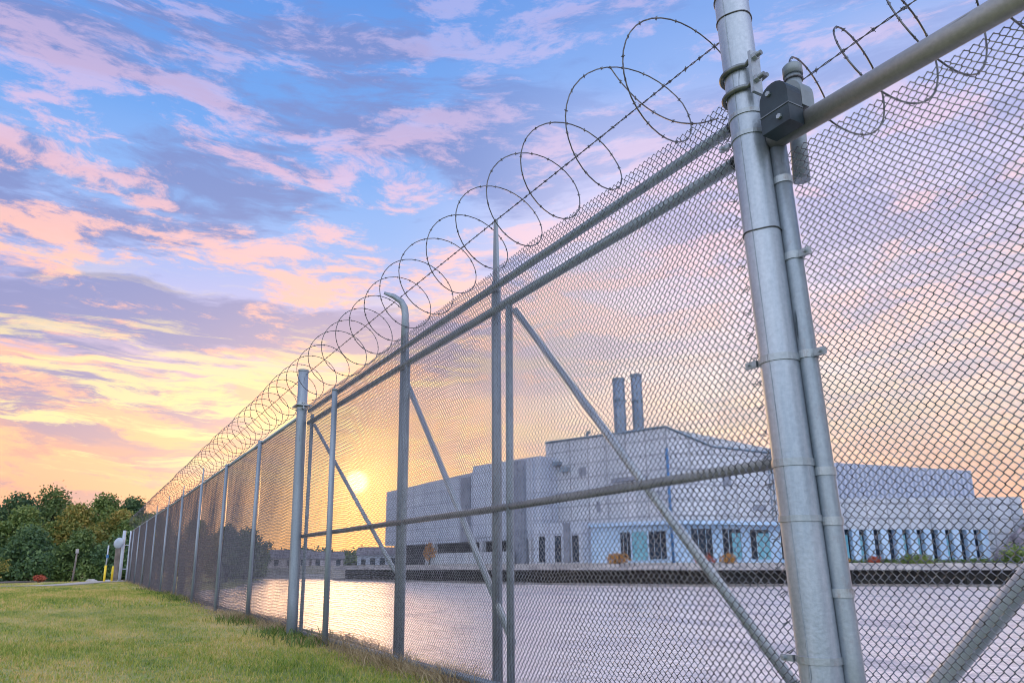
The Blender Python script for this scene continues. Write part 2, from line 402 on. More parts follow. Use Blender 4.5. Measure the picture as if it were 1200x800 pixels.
    c = mix(math_('MULTIPLY', g1, .60), c, srgb(255, 168, 88))
    g3 = math_('POWER', math_('MAXIMUM', ds, 0.), 420.)
    c = mix(math_('MULTIPLY', g3, .7), c, srgb(255, 205, 105))
    g2 = math_('POWER', math_('MAXIMUM', ds, 0.), 900.)
    gl = mix(1.0, c, mix(g2, (0, 0, 0, 1), (1.1, .5, .12, 1)), 'ADD')
    disc = sstep(ds, math.cos(R(1.05)), math.cos(R(.35)))
    gl = mix(disc, gl, (3.0, 2.3, 1.2, 1))
    # added fill: unseen sky behind the camera is brightened to lift grass and posts
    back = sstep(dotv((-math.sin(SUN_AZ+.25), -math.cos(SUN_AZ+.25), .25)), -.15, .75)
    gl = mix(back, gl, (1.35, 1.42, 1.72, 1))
    low = sstep(Z, -.02, .0)
    gl = mix(low, (.16, .14, .13, 1), gl)
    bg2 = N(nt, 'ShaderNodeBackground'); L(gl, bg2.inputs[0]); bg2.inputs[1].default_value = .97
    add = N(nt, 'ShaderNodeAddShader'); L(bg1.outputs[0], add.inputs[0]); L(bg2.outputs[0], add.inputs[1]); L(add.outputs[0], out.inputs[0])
build_world()

sun = bpy.data.lights.new('sun', 'SUN'); sun.energy = 1.1; sun.angle = R(20); sun.color = (1, .56, .26)
so = bpy.data.objects.new('sun', sun); COL.objects.link(so)
so.rotation_euler = (-sd).to_track_quat('-Z', 'Y').to_euler(); so.location = (10, 30, 30)

# ------------------------------------------------------------------ camera
cam = bpy.data.cameras.new('camera'); co = bpy.data.objects.new('camera', cam); COL.objects.link(co)
co.location = (0, 0, .87); co.rotation_euler = (R(90+13.368), 0, -R(28.177))
cam.lens = 850/1200*36; cam.sensor_width = 36; cam.shift_x = 40/1200; cam.shift_y = 65/1200
cam.clip_start = .05; cam.clip_end = 3000
sc.camera = co

# ------------------------------------------------------------------ ground, water
RIVER = [(3.9, -300), (3.9, 52), (5.5, 62), (14, 76), (33, 150), (47, 138), (52, 104), (54, 85), (61, 68), (78, 61), (90, 51), (99, 47.5), (153, 28), (430, -50), (430, -300)]
def sdist(X, Y, poly):
    P = np.array(poly, float); n = len(P)
    d = np.full(X.shape, 1e9); inside = np.zeros(X.shape, bool)
    for i in range(n):
        a = P[i]; b = P[(i+1) % n]; e = b-a
        t = np.clip(((X-a[0])*e[0]+(Y-a[1])*e[1])/(e@e), 0, 1)
        d = np.minimum(d, np.hypot(X-a[0]-t*e[0], Y-a[1]-t*e[1]))
        c = ((a[1] > Y) != (b[1] > Y))
        with np.errstate(divide='ignore', invalid='ignore'):
            xi = a[0]+(Y-a[1])*e[0]/(e[1] if e[1] != 0 else 1e-9)
        inside ^= c & (X < xi)
    return np.where(inside, -d, d)
def ground_z(X, Y):
    X = np.asarray(X, float); Y = np.asarray(Y, float)
    s = lambda t: np.clip(t, 0, 1)**2*(3-2*np.clip(t, 0, 1))
    z = .11+.09*s((Y-10)/28)-1.0*s((Y-46)/40)
    z = z+.025*np.sin(X*.7+Y*.31)+.02*np.sin(X*.23-Y*.53)
    d = sdist(X, Y, RIVER)
    z = z*s((d+.3)/1.6)+(-1.0)*(1-s((d+.3)/1.6)) if False else z-(z+1.05)*s(1-(d+.15)/1.35)
    z = np.where(d < -.2, np.maximum(-2.4, -1.05+(d+.2)*.5), z)
    return z
def lines(segs):
    out = []
    for a, b, st in segs: out += list(np.arange(a, b, st))
    return np.array(out+[segs[-1][1]])
gx = lines([(-600, -60, 45), (-60, -10, 5), (-10, 1.6, .5), (1.6, 6, .15), (6, 30, 1.5), (30, 130, 3), (130, 700, 40)])
gy = lines([(-300, -20, 40), (-20, 2, 2), (2, 30, .5), (30, 90, 1.), (90, 160, 3), (160, 900, 50)])
GX, GY = np.meshgrid(gx, gy); GZ = ground_z(GX, GY)
V = np.stack([GX.ravel(), GY.ravel(), GZ.ravel()], 1)
nx, ny = len(gx), len(gy)
ii, jj = np.meshgrid(np.arange(nx-1), np.arange(ny-1)); a = (jj*nx+ii).ravel()
g = np_mesh('ground', V, [np.stack([a, a+1, a+nx+1, a+nx], 1)], M['ground'], smooth=True); tag(g, kind='structure')
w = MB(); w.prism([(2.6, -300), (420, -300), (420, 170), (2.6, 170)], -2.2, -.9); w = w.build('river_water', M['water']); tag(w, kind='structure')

# the paths at the far end of the lawn
def sheet(name, mat, centre, halfw, lift):
    V = []; F = []
    n = len(centre)
    for i, (x, y) in enumerate(centre):
        a = centre[max(i-1, 0)]; b = centre[min(i+1, n-1)]
        t = Vector((b[0]-a[0], b[1]-a[1])).normalized(); q = Vector((-t.y, t.x))*halfw
        for s in (1, -1):
            px, py = x+q.x*s, y+q.y*s
            V.append((px, py, float(ground_z(px, py))+lift))
    F = [(2*i, 2*i+1, 2*i+3, 2*i+2) for i in range(n-1)]
    V2 = V+[(v[0], v[1], v[2]-.12) for v in V]; k = len(V)
    F2 = F+[(2*i, 2*i+2, 2*i+2+k, 2*i+k) for i in range(n-1)]+[(2*i+1, 2*i+3, 2*i+3+k, 2*i+1+k) for i in range(n-1)]
    m = MB(); m.add(V2, F2); o = m.build(name, mat); tag(o, kind='structure'); return o
def dense(pts, st=1.0):
    out = []
    for a, b in zip(pts, pts[1:]):
        n = max(1, int(math.dist(a, b)/st))
        out += [(a[0]+(b[0]-a[0])*i/n, a[1]+(b[1]-a[1])*i/n) for i in range(n)]
    return out+[pts[-1]]
sheet('path', M['path'], dense([(-14, 25), (-5, 31.5), (-2.4, 35), (-.2, 40), (2.2, 45.5)]), .55, .05)
sheet('road', M['road'], dense([(-24, 48), (-6, 44), (-3.4, 46), (-1.0, 60)]), 1.3, .04)
sheet('road_edge', M['path'], dense([(-24, 62), (-8, 60), (-2, 61), (1.6, 63)]), .5, .06)

# ------------------------------------------------------------------ grass
def blades(name, P, h, wdt, lean, mat, seedv, tagargs):
    n = len(P); rng = np.random.default_rng(seedv)
    ang = rng.uniform(0, 2*np.pi, n); la = rng.uniform(0, 2*np.pi, n)
    hh = h*rng.uniform(.5, 1.3, n); ww = wdt*rng.uniform(.7, 1.3, n); ll = hh*lean*rng.uniform(.2, 1.4, n)
    c = np.stack([np.cos(ang), np.sin(ang), np.zeros(n)], 1)*ww[:, None]/2
    l = np.stack([np.cos(la), np.sin(la), np.zeros(n)], 1)*ll[:, None]
    up = np.zeros((n, 3)); up[:, 2] = hh
    V = np.empty((n, 5, 3)); V[:, 0] = P-c; V[:, 1] = P+c
    V[:, 2] = P+c*.8+l*.35+up*.6; V[:, 3] = P-c*.8+l*.35+up*.6; V[:, 4] = P+l+up
    V[:, 0:2, 2] -= .01
    i = np.arange(n)*5
    o = np_mesh(name, V.reshape(-1, 3), [np.stack([i, i+1, i+2, i+3], 1), np.stack([i+3, i+2, i+4], 1)], mat)
    tag(o, *tagargs, kind='stuff'); return o
def field(dens, x0, x1, y0, y1, rng):
    n = int(dens*(x1-x0)*(y1-y0)); X = rng.uniform(x0, x1, n); Y = rng.uniform(y0, y1, n)
    k = (X > -.62*Y-1.0) & (X < 2.36+rng.normal(0, .07, n)+.07*np.sin(Y*2.3))
    X, Y = X[k], Y[k]
    return np.stack([X, Y, ground_z(X, Y)], 1)
rng = np.random.default_rng(3)
P = np.concatenate([field(2100, -7, 2.75, 3.2, 9, rng), field(900, -11, 2.75, 9, 17, rng)])
hvar = 1+.3*np.sin(P[:, 0]*2.1+P[:, 1]*.7)*np.sin(P[:, 1]*1.3)+.35*np.sin(P[:, 0]*7.3+1.3*np.sin(P[:, 1]*5))*np.sin(P[:, 1]*8.1+P[:, 0]*3)
blades('grass', P, .030*hvar, .006, 1.0, M['grass'], 1, ('short mown green lawn patched with yellow in front of the fence', 'lawn'))
P = np.concatenate([field(330, -21, 2.8, 17, 30, rng), field(120, -30, 2.8, 30, 45, rng)])
k = np.ones(len(P), bool)
for (a, b) in zip([(-14, 25), (-5, 31.5), (-2.4, 35), (-.2, 40)], [(-5, 31.5), (-2.4, 35), (-.2, 40), (2.2, 45.5)]):
    a = np.array(a); b = np.array(b); e = b-a; t = np.clip(((P[:, :2]-a)@e)/(e@e), 0, 1)
    k &= np.linalg.norm(P[:, :2]-a-t[:, None]*e, axis=1) > .6
k &= ~((P[:, 1] > 43) & (P[:, 0] < -1))
blades('grass', P[k], .045, .016, .7, M['grass'], 2, ('far part of the mown lawn up to the concrete path', 'lawn'))
# dry stems and weeds tangled along the fence foot
n = 9000; Y = np.concatenate([rng.uniform(2.5, 14, 6500), rng.uniform(14, 46, 2500)]); X = 2.40+rng.normal(0, .12, n)+.08*np.sin(Y*1.9)
clump = np.sin(Y*2.7)+np.sin(Y*1.1+1) + rng.normal(0, .5, n) > -.3
X, Y = X[clump], Y[clump]
P = np.stack([X, Y, ground_z(X, Y)], 1)
blades('dry_grass', P, .13, .006, 1.5, M['straw'], 5, ('dry straw coloured stems tangled along the fence foot', 'dry grass'))
n = 5000; Y = rng.uniform(2.5, 30, n); X = 2.3+rng.normal(0, .22, n)
k = np.sin(Y*1.7)+np.sin(Y*.6+2) > .5; X, Y = X[k], Y[k]
blades('weeds', np.stack([X, Y, ground_z(X, Y)], 1), .10, .016, 1.0, M['weed'], 6, ('green leafy weeds growing against the fence foot', 'weeds'))

# ------------------------------------------------------------------ chain link
def chainlink(name, y0, y1, z0, z1, x, p, r, mat, parent, seed=0, sides=4, wob=.003, top_barb=True, q=None, shear=None):
    """interlocked flattened spirals in the plane x, each a zigzag of real wire"""
    q = q or p
    rg = np.random.default_rng(seed)
    nw = int(round((y1-y0)/(p/2))); ns = int((z1-z0)/(q/2))
    k = np.arange(ns+1)
    e = .035*q
    zc = z0+k*q/2
    zz = np.stack([zc-e, zc+e], 1).ravel()
    side = np.repeat(k % 2, 2)
    off = np.stack([np.where(k % 2 == 0, 1, -1), np.where(k % 2 == 0, -1, 1)], 1).ravel()*r*1.1
    side = side.astype(float)
    Vs = []; npt = len(zz)
    yy = np.arange(nw)
    over = r*.7
    # centreline for all wires
    Yc = y0+yy[:, None]*p/2+np.where((side[None, :] == ((yy[:, None]) % 2)), -over, p/2+over)
    Zc = np.broadcast_to(zz[None, :], Yc.shape).copy()
    Xc = x+np.broadcast_to(off[None, :], Yc.shape)*np.where(yy[:, None] % 2 == 0, 1, 1)
    # waviness of the whole fabric
    Yw = Yc+wob*2*np.sin(Zc*5.1+Yc*1.7+seed)+wob*np.sin(Zc*13+Yc*7)
    Zw = Zc+wob*2*np.sin(Yc*3.7+Zc*1.1+seed*2)+wob*np.sin(Yc*11+Zc*4)
    Xw = Xc+wob*4*np.sin(Yc*1.9+seed)*np.sin(Zc*2.3)
    if shear:      # the fabric follows the leaning post at one end
        k_ = np.clip((Yc-y0)/(y1-y0), 0, 1); k_ = k_ if shear[1] > 0 else 1-k_
        Yw = Yw+shear[0]*(Zc-.87)*k_
    Pc = np.stack([Xw, Yw, Zw], 2)
    T = np.empty_like(Pc); T[:, 1:-1] = Pc[:, 2:]-Pc[:, :-2]; T[:, 0] = Pc[:, 1]-Pc[:, 0]; T[:, -1] = Pc[:, -1]-Pc[:, -2]
    T /= np.linalg.norm(T, axis=2, keepdims=True)
    U = np.cross(T, np.array([1., 0, 0])); U /= np.linalg.norm(U, axis=2, keepdims=True); W = np.cross(T, U)
    ring = []
    for s in range(sides):
        a = 2*np.pi*(s+.5)/sides
        ring.append(Pc+U*(r*math.cos(a))+W*(r*math.sin(a)))
    V = np.stack(ring, 2).reshape(-1, 3)          # (nw, npt, sides, 3)
    base = (np.arange(nw)[:, None, None]*npt+np.arange(npt-1)[None, :, None])*sides
    s0 = np.arange(sides)[None, None, :]; s1 = (s0+1) % sides
    F = np.stack([base+s0, base+s1, base+sides+s1, base+sides+s0], 3).reshape(-1, 4)
    return np_mesh(name, V, [F], mat, parent, smooth=True)

FX = 2.4
def pipe(name, pts, r, mat, parent, n=14, sm=True, label=None):
    m = MB(); m.tube(pts, r, n); o = m.build(name, mat, parent, smooth=sm)
    if label: o['label'] = label
    return o
def post_pts(x, y, z0, z1, lean=0., leanx=0., st=None):
    """lean: shift in +Y per metre of height, measured from z=.87"""
    zs = [z0, z1] if st is None else list(np.linspace(z0, z1, st))
    return [(x+leanx*(z-.87), y+lean*(z-.87), z) for z in zs]
def strap(y, z, x, r, hgt, t=.004, lean=0., tab=None, mat='strap', parent=None, tilt=0.):
    m = MB(); n = 28
    for (ra, ) in ((r+t,),):
        V = []; F = []
        for i in range(n):
            a = 2*math.pi*i/n
            for rr, zz in ((r, -hgt/2), (r+t, -hgt/2), (r+t, hgt/2), (r, hgt/2)):
                V.append((x+rr*math.cos(a), y+rr*math.sin(a)+lean*zz, z+zz+tilt*math.sin(a)*rr))
        for i in range(n):
            j = (i+1) % n
            for k in range(4):
                F.append((i*4+k, j*4+k, j*4+(k+1) % 4, i*4+(k+1) % 4))
        m.add(V, F)
    if tab == 'far':
        m.box(x-.05, y+r-.002, z-hgt*.5, x-.035, y+r+.05, z+hgt*.45)
        m.tube([(x-.065, y+r+.03, z), (x-.02, y+r+.03, z)], .008, 8)
    if tab == 'near':
        m.box(x-.015, y-r-.045, z-hgt*.5, x+.0, y-r+.002, z+hgt*.45)
        m.tube([(x-.03, y-r-.03, z), (x+.015, y-r-.03, z)], .008, 8)
    return m.build('strap', M[mat], parent, smooth=False)

# ---- the big near gate post
LEAN = .038
gp = empty('gate_post', (2.30, 1.86, .1), 'thick pale galvanised round post in the foreground, tied with metal bands', 'post')
MX, MY = 2.315, 1.808
def my(z): return MY+LEAN*(z-.87)
pipe('pipe', [(MX, my(z), z) for z in (-.2, .5, 1.2, 1.9, 2.6, 3.3, 3.52)], .0715, M['post'], gp, 40)
m = MB(); m.tube([(MX, my(3.5), 3.49), (MX, my(3.5), 3.53), (MX, my(3.53), 3.56), (MX, my(3.57), 3.585)], [.078, .078, .065, .02], 32); m.build('cap', M['castcap'], gp, smooth=True)
for z, hgt, tab in ((2.745, .02, None), (2.645, .02, 'far'), (1.66, .028, 'far'), (1.255, .028, None), (1.05, .022, None), (.565, .024, 'far')):
    strap(my(z), z, MX, .072, hgt, lean=LEAN, tab=tab, parent=gp)
for z in (3.244, 3.36, 2.20):
    m = MB(); m.tube([(MX+.074*math.cos(a), my(z)+.074*math.sin(a), z+.004*math.sin(3*a)) for a in np.linspace(0, 2*math.pi, 28, endpoint=False)], .0028, 6, closed=True)
    m.build('tie_wire', M['barb'], gp, smooth=True)
m = MB(); m.tube([(MX-.0712, my(z)-.012, z) for z in (.1, 1.0, 1.9, 2.8, 3.45)], .0016, 5); m.build('weld_seam', M['frame'], gp)
# bracket with two U bolts and the dark cover
for z in (2.955, 2.85):
    pts = [(MX+.14, my(z)-.085, z)]
    pts = []
    rr = .083
    pts.append((MX-.055, my(z)-.155, z+.0)); pts.append((MX-.058, my(z)-.10, z+.0))
    for a in np.linspace(R(235), R(20), 18): pts.append((MX+rr*math.cos(a), my(z)+rr*math.sin(a), z))
    pts += [(MX+.085, my(z)-.03, z), (MX+.08, my(z)-.07, z)]
    m = MB(); m.tube(pts, .0105, 10); m.build('u_bolt', M['ubolt'], gp, smooth=True)
m = MB(); m.slab([(MX-.075, my(3)-.105, 2.79), (MX-.075, my(3)-.105, 2.985), (MX-.02, my(3)-.105, 2.985), (MX-.02, my(3)-.105, 2.79)], (0, -1, 0), .014)
for z in (2.955, 2.85): m.tube([(MX-.056, my(3)-.119, z), (MX-.056, my(3)-.137, z)], .018, 6)
m.build('bracket_plate', M['strap'], gp)
def dome(x0, x1, yc, hw, z0, z1, n=10):
    prof = [(yc-hw, z0), (yc+hw, z0)]
    rad = hw
    for i in range(n+1):
        a = math.pi*i/n
        prof.append((yc+rad*math.cos(a), z1-rad+rad*math.sin(a)))
    mm = MB(); mm.slab([(x0, y, z) for y, z in prof], (1, 0, 0), x1-x0); return mm
dm = dome(2.235, 2.318, 1.682, .066, 2.565, 2.765); dm.build('cover', M['castbox'], gp)
m = MB(); m.tube([(2.234, 1.70, 2.725), (2.225, 1.70, 2.725)], .011, 6); m.build('screw', M['strap'], gp)
m = MB(); m.tube([(2.234, 1.66, 2.60), (2.225, 1.66, 2.60)], .011, 6); m.build('screw', M['strap'], gp)
m = MB(); m.box(2.232, 1.614, 2.638, 2.3195, 1.750, 2.643); m.build('seam', M['ubolt'], gp)
dm = dome(2.325, 2.40, 1.685, .066, 2.662, 2.80); dm.build('roller_housing', M['castcap'], gp)
# rear stub post carrying the barbed wire
st = empty('stub_post', (2.50, 1.71, 2.3), 'short capped pipe behind the dark cover holding the barbed wire end', 'post')
pipe('pipe', [(2.52, 1.80, 2.47), (2.52, 1.785, 2.99)], .034, M['frame'], st, 20)
m = MB(); m.tube([(2.52, 1.785, 2.965), (2.52, 1.785, 3.01), (2.52, 1.785, 3.022)], [.041, .041, .03], 20); m.build('cap', M['castcap'], st, smooth=True)
m = MB(); m.tube([(2.52+.037*math.cos(a), 1.785+.037*math.sin(a), 2.945) for a in np.linspace(0, 2*math.pi, 16, endpoint=False)], .005, 6, closed=True); m.build('tie_wire', M['barb'], st)

# ---- right-hand panel
rp = empty('chain_link_fence', (2.4, 1.0, .1), 'right-hand chain link panel under a thick pale top pipe, beside the big post', 'fence panel', 'chain link fencing')
SX, SY = 2.38, 1.728
def sy(z): return SY+LEAN*(z-.87)
o = pipe('end_post', [(SX, sy(z), z) for z in (-.1, .6, 1.3, 2.0, 2.67)], .0345, M['post_mid'], rp, 28)
for z, tab in ((2.42, None), (2.08, 'near'), (1.67, 'near'), (1.22, None), (1.04, None), (.79, None), (.45, None)):
    strap(sy(z), z, SX, .035, .03, tab=tab, parent=rp)
pipe('top_rail', [(2.362, 1.80, 2.612), (2.362, .96, 2.585), (2.36, .2, 2.56), (2.36, -2.5, 2.47)], .042, M['rail'], rp, 30)
pipe('brace', [(2.46, -.55, 2.55), (2.46, 1.15, .87), (2.46, 1.47, .52), (2.46, 1.80, .14)], .032, M['brace'], rp, 16)
pipe('bottom_rail', [(2.45, 1.8, .16), (2.45, -2.5, .16)], .024, M['frame'], rp, 12)
chainlink('mesh', -1.6, 1.70, .12, 2.56, 2.405, .0300, .0017, M['wire'], rp, 3, 5, .0030, q=.0335, shear=(.038, 1))


# ---- near gate leaf: two top pipes, mid rail, braces, uprights
gl = empty('sliding_gate', (2.4, 5.5, .1), 'long chain link gate with two top pipes and diagonal braces between the two tall posts', 'gate')
pipe('top_rail', [(2.42, 2.02, 2.835), (2.42, 5.0, 2.85), (2.42, 9.14, 2.87)], .027, M['frame'], gl, 16)
pipe('top_rail', [(2.42, 2.04, 2.655), (2.42, 5.0, 2.675), (2.42, 9.14, 2.71)], .030, M['frame'], gl, 16)
for z, r in ((2.835, .031), (2.655, .034)):
    m = MB(); m.tube([(2.42, 1.99, z), (2.42, 2.05, z), (2.42, 2.06, z)], [r*1.02, r*1.06, r*.8], 16); m.build('end_cap', M['castbox'], gl, smooth=True)
pipe('mid_rail', [(2.42, 1.98, 1.285), (2.42, 4.3, 1.265), (2.42, 9.16, 1.275)], .024, M['rail'], gl, 16)
pipe('bottom_rail', [(2.42, 1.98, .16), (2.42, 5.98, .15), (2.42, 9.16, .14)], .024, M['frame'], gl, 14)
pipe('brace', [(2.45, 4.03, 2.60), (2.45, 1.98, .40)], .023, M['brace'], gl, 14)
pipe('brace', [(2.45, 5.92, 2.50), (2.45, 4.10, .42)], .023, M['brace'], gl, 14)
pipe('brace', [(2.45, 8.98, 2.66), (2.45, 6.1, .85)], .020, M['brace'], gl, 14)
def upright(y, z0, z1, r, x=2.42, lean=0., mat='frame'):
    return pipe('upright', post_pts(x, y, z0, z1, lean), r, M[mat], gl, 18)
upright(4.08, .15, 2.64, .025, lean=-.01)
upright(5.86, .15, 2.7, .025)
upright(9.0, .13, 2.8, .022)
chainlink('mesh', 1.93, 4.20, .17, 2.955, 2.385, .0355, .00195, M['wire'], gl, 11, 5, .0040, q=.040, shear=(.038, -1))
chainlink('mesh', 4.20, 5.93, .15, 2.95, 2.385, .0355, .00195, M['wire'], gl, 12, 4, .0030, q=.040)
chainlink('mesh', 5.93, 9.12, .14, 2.94, 2.385, .0355, .00195, M['wire'], gl, 13, 4, .0030, q=.040)
m = MB(); m.tube([(2.39, 1.955+LEAN*(z-.87), z) for z in (.2, 1., 1.9, 2.9)], .005, 6); m.build('tension_bar', M['wire'], gl)
# wire ties along the post edge
rg = random.Random(5)
for z in np.arange(.25, 2.9, .105):
    y = my(z)+.15
    m = MB(); m.tube([(2.37, y+.035, z), (2.375, y+.005, z+.02*rg.uniform(-1, 1)), (2.40, y+.02, z+.015), (2.39, y+.045, z-.01)], .002, 5); m.build('wire_tie', M['wire'], gl)

# ---- intermediate posts of the gate run with their barb arms
def arm_flat(x, y, z0, z1, w0, w1, lean, parent):
    m = MB()
    P = [(x, y-w0/2, z0), (x, y+w0/2, z0), (x, y+w1/2+lean, z1), (x, y-w1/2+lean, z1)]
    m.slab(P, (1, 0, 0), .02); m.tube([(x-.012, y, z0+.07), (x+.03, y, z0+.07)], .01, 8)
    return m.build('barb_arm', M['post_far'], parent)
p1 = empty('fence_post', (2.44, 4.31, .1), 'fence post with a straight tapering arm, nearest one behind the gate mesh', 'post', 'line posts of the fence')
pipe('pipe', post_pts(2.455, 4.31, -.1, 2.9, -.004), .034, M['post_far'], p1, 20)
arm_flat(2.445, 4.30, 2.82, 3.40, .075, .030, 0, p1)
p2 = empty('fence_post', (2.44, 6.0, .1), 'fence post whose arm bends over towards the lawn, second behind the gate mesh', 'post', 'line posts of the fence')
pipe('pipe', post_pts(2.455, 6.02, -.1, 2.9), .040, M['post_far'], p2, 20)
m = MB(); m.tube([(2.45, 6.02, 2.85), (2.45, 6.02, 3.20), (2.44, 6.02, 3.27), (2.41, 6.03, 3.33), (2.34, 6.05, 3.375), (2.25, 6.07, 3.40)], [.037, .035, .034, .031, .026, .014], 14, flat=.8); m.build('barb_arm', M['post_far'], p2, smooth=True)
p3 = empty('fence_post', (2.33, 7.9, .1), 'plain slim grey post on the lawn side, just right of the tall far post', 'post', 'line posts of the fence')
pipe('pipe', post_pts(2.335, 7.74, -.1, 2.83, .02), .031, M['post_far'], p3, 18)
m = MB(); m.tube([(2.335, 7.78, 2.831), (2.335, 7.78, 2.85), (2.335, 7.78, 2.86)], [.034, .034, .02], 14); m.build('cap', M['castcap'], p3, smooth=True)

gp2 = empty('gate_post', (2.33, 9.3, .1), 'tall flat-topped far gate post sticking up through the wire coils', 'post')
pipe('pipe', post_pts(2.33, 9.10, -.2, 3.40, .045, st=6), .065, M['post_far'], gp2, 28)
m = MB(); m.tube([(2.33, 9.214, 3.401), (2.33, 9.214, 3.425)], .069, 24); m.build('cap', M['castcap'], gp2)
for z in (2.96, 2.90): strap(9.192, z, 2.33, .066, .035, tab='near', parent=gp2)
m = MB(); m.box(2.23, 9.08, 2.925, 2.43, 9.32, 2.94); m.build('saddle_plate', M['strap'], gp2)

# ---- far run of line posts, rail and mesh
fr = empty('chain_link_fence', (2.4, 28, .15), 'long far run of chain link fence stretching away along the lawn edge', 'fence', 'chain link fencing')
YS = [11.83, 14.85, 18.2, 21.9, 25.7, 29.9, 34.1, 38.4, 42.6]
y_end = 45.6
pipe('top_rail', [(2.40, 9.36, 2.865), (2.40, 26, 2.87), (2.40, y_end, 2.96)], .024, M['frame'], fr, 12)
pipe('bottom_wire', [(2.40, 9.36, .20), (2.40, 26, .22), (2.40, y_end, .28)], .004, M['wire'], fr, 6)
ys = [9.38]+YS+[y_end]
for i, (a, b) in enumerate(zip(ys, ys[1:])):
    chainlink('mesh', a, b, .16, 2.90+.05*i/10, 2.395, .0355, .0022, M['wire_far'], fr, 20+i, 4 if i < 2 else 3, .004, q=.040)
arms = {18.2: 3.22, 21.9: 3.16, 25.7: 3.2, 29.9: 3.22}
first = None
for i, y in enumerate(YS):
    z1 = arms.get(y, 2.85)
    ln = rg.uniform(-.016, -.004)
    z_ = min(z1, 2.85)
    pt = pipe('post', post_pts(2.35, y, -.1, z_, ln), .031 if i < 3 else .028, M['post_far'], fr, 16)
    if z1 > 2.86:
        m = MB(); m.tube([(2.36, y+ln*2, z_+.001), (2.36, y+ln*2, z1)], [.02, .012], 8); m.build('barb_arm', M['frame'], fr)
    else:
        m = MB(); m.tube([(2.35, y+ln*2, z_+.001), (2.35, y+ln*2, z_+.02), (2.35, y+ln*2, z_+.035)], [.034, .034, .018], 12); m.build('post_cap', M['frame'], fr)

# end of the run: white gate posts and a round mirror
ep = empty('end_post', (2.35, y_end+.1, .2), 'pair of pale thick posts with cross bars closing the far end of the fence', 'post')
for x, y in ((2.05, y_end+.15), (2.42, y_end+.25)):
    pipe('pipe', [(x, y, -.1), (x, y, 3.0)], .085, M['whitepaint'], ep, 16)
for z in (.9, 2.2): pipe('cross_bar', [(2.05, y_end+.16, z), (2.42, y_end+.24, z)], .03, M['whitepaint'], ep, 8)
tp = empty('timber_post', (1.82, y_end+.9, .1), 'brown square timber post left of the pale end posts', 'post')
m = MB(); m.box(1.72, y_end+.85, -.1, 1.98, y_end+1.1, 2.25, .02); m.prism([(1.72, y_end+.85), (1.98, y_end+.85), (1.98, y_end+1.1), (1.72, y_end+1.1)], 2.251, 2.30); m.build('post', M['timber'], tp)
cm = empty('round_mirror', (1.98, y_end-.05, 2.4), 'tilted pale round disc mounted beside the pale end posts', 'mirror')
ctr = Vector((1.80, y_end-.1, 2.30)); nr = Vector((-.35, -.9, -.05)).normalized(); u = nr.cross(Vector((.5, 0, 1))).normalized(); v = nr.cross(u)
m = MB(); V = [ctr+nr*.04]; F = []
for ring, (rr, dd) in enumerate(((.14, .035), (.25, .015), (.31, 0.), (.31, -.03), (.15, -.05))):
    for k in range(20):
        a = 2*math.pi*k/20; V.append(ctr+u*(rr*.82*math.cos(a))+v*(rr*math.sin(a))+nr*dd)
F += [(0, 1+k, 1+(k+1) % 20) for k in range(20)]
for r_ in range(4): F += [(1+r_*20+k, 1+(r_+1)*20+k, 1+(r_+1)*20+(k+1) % 20, 1+r_*20+(k+1) % 20) for k in range(20)]
F.append(tuple(81+k for k in range(20)))
m.add(V, F); m.build('disc', M['mirror'], cm, smooth=True)
m = MB(); m.tube([tuple(ctr-nr*.06), (2.03, y_end+.05, 2.36), (2.05, y_end+.12, 2.36)], .025, 8); m.build('arm', M['castbox'], cm)

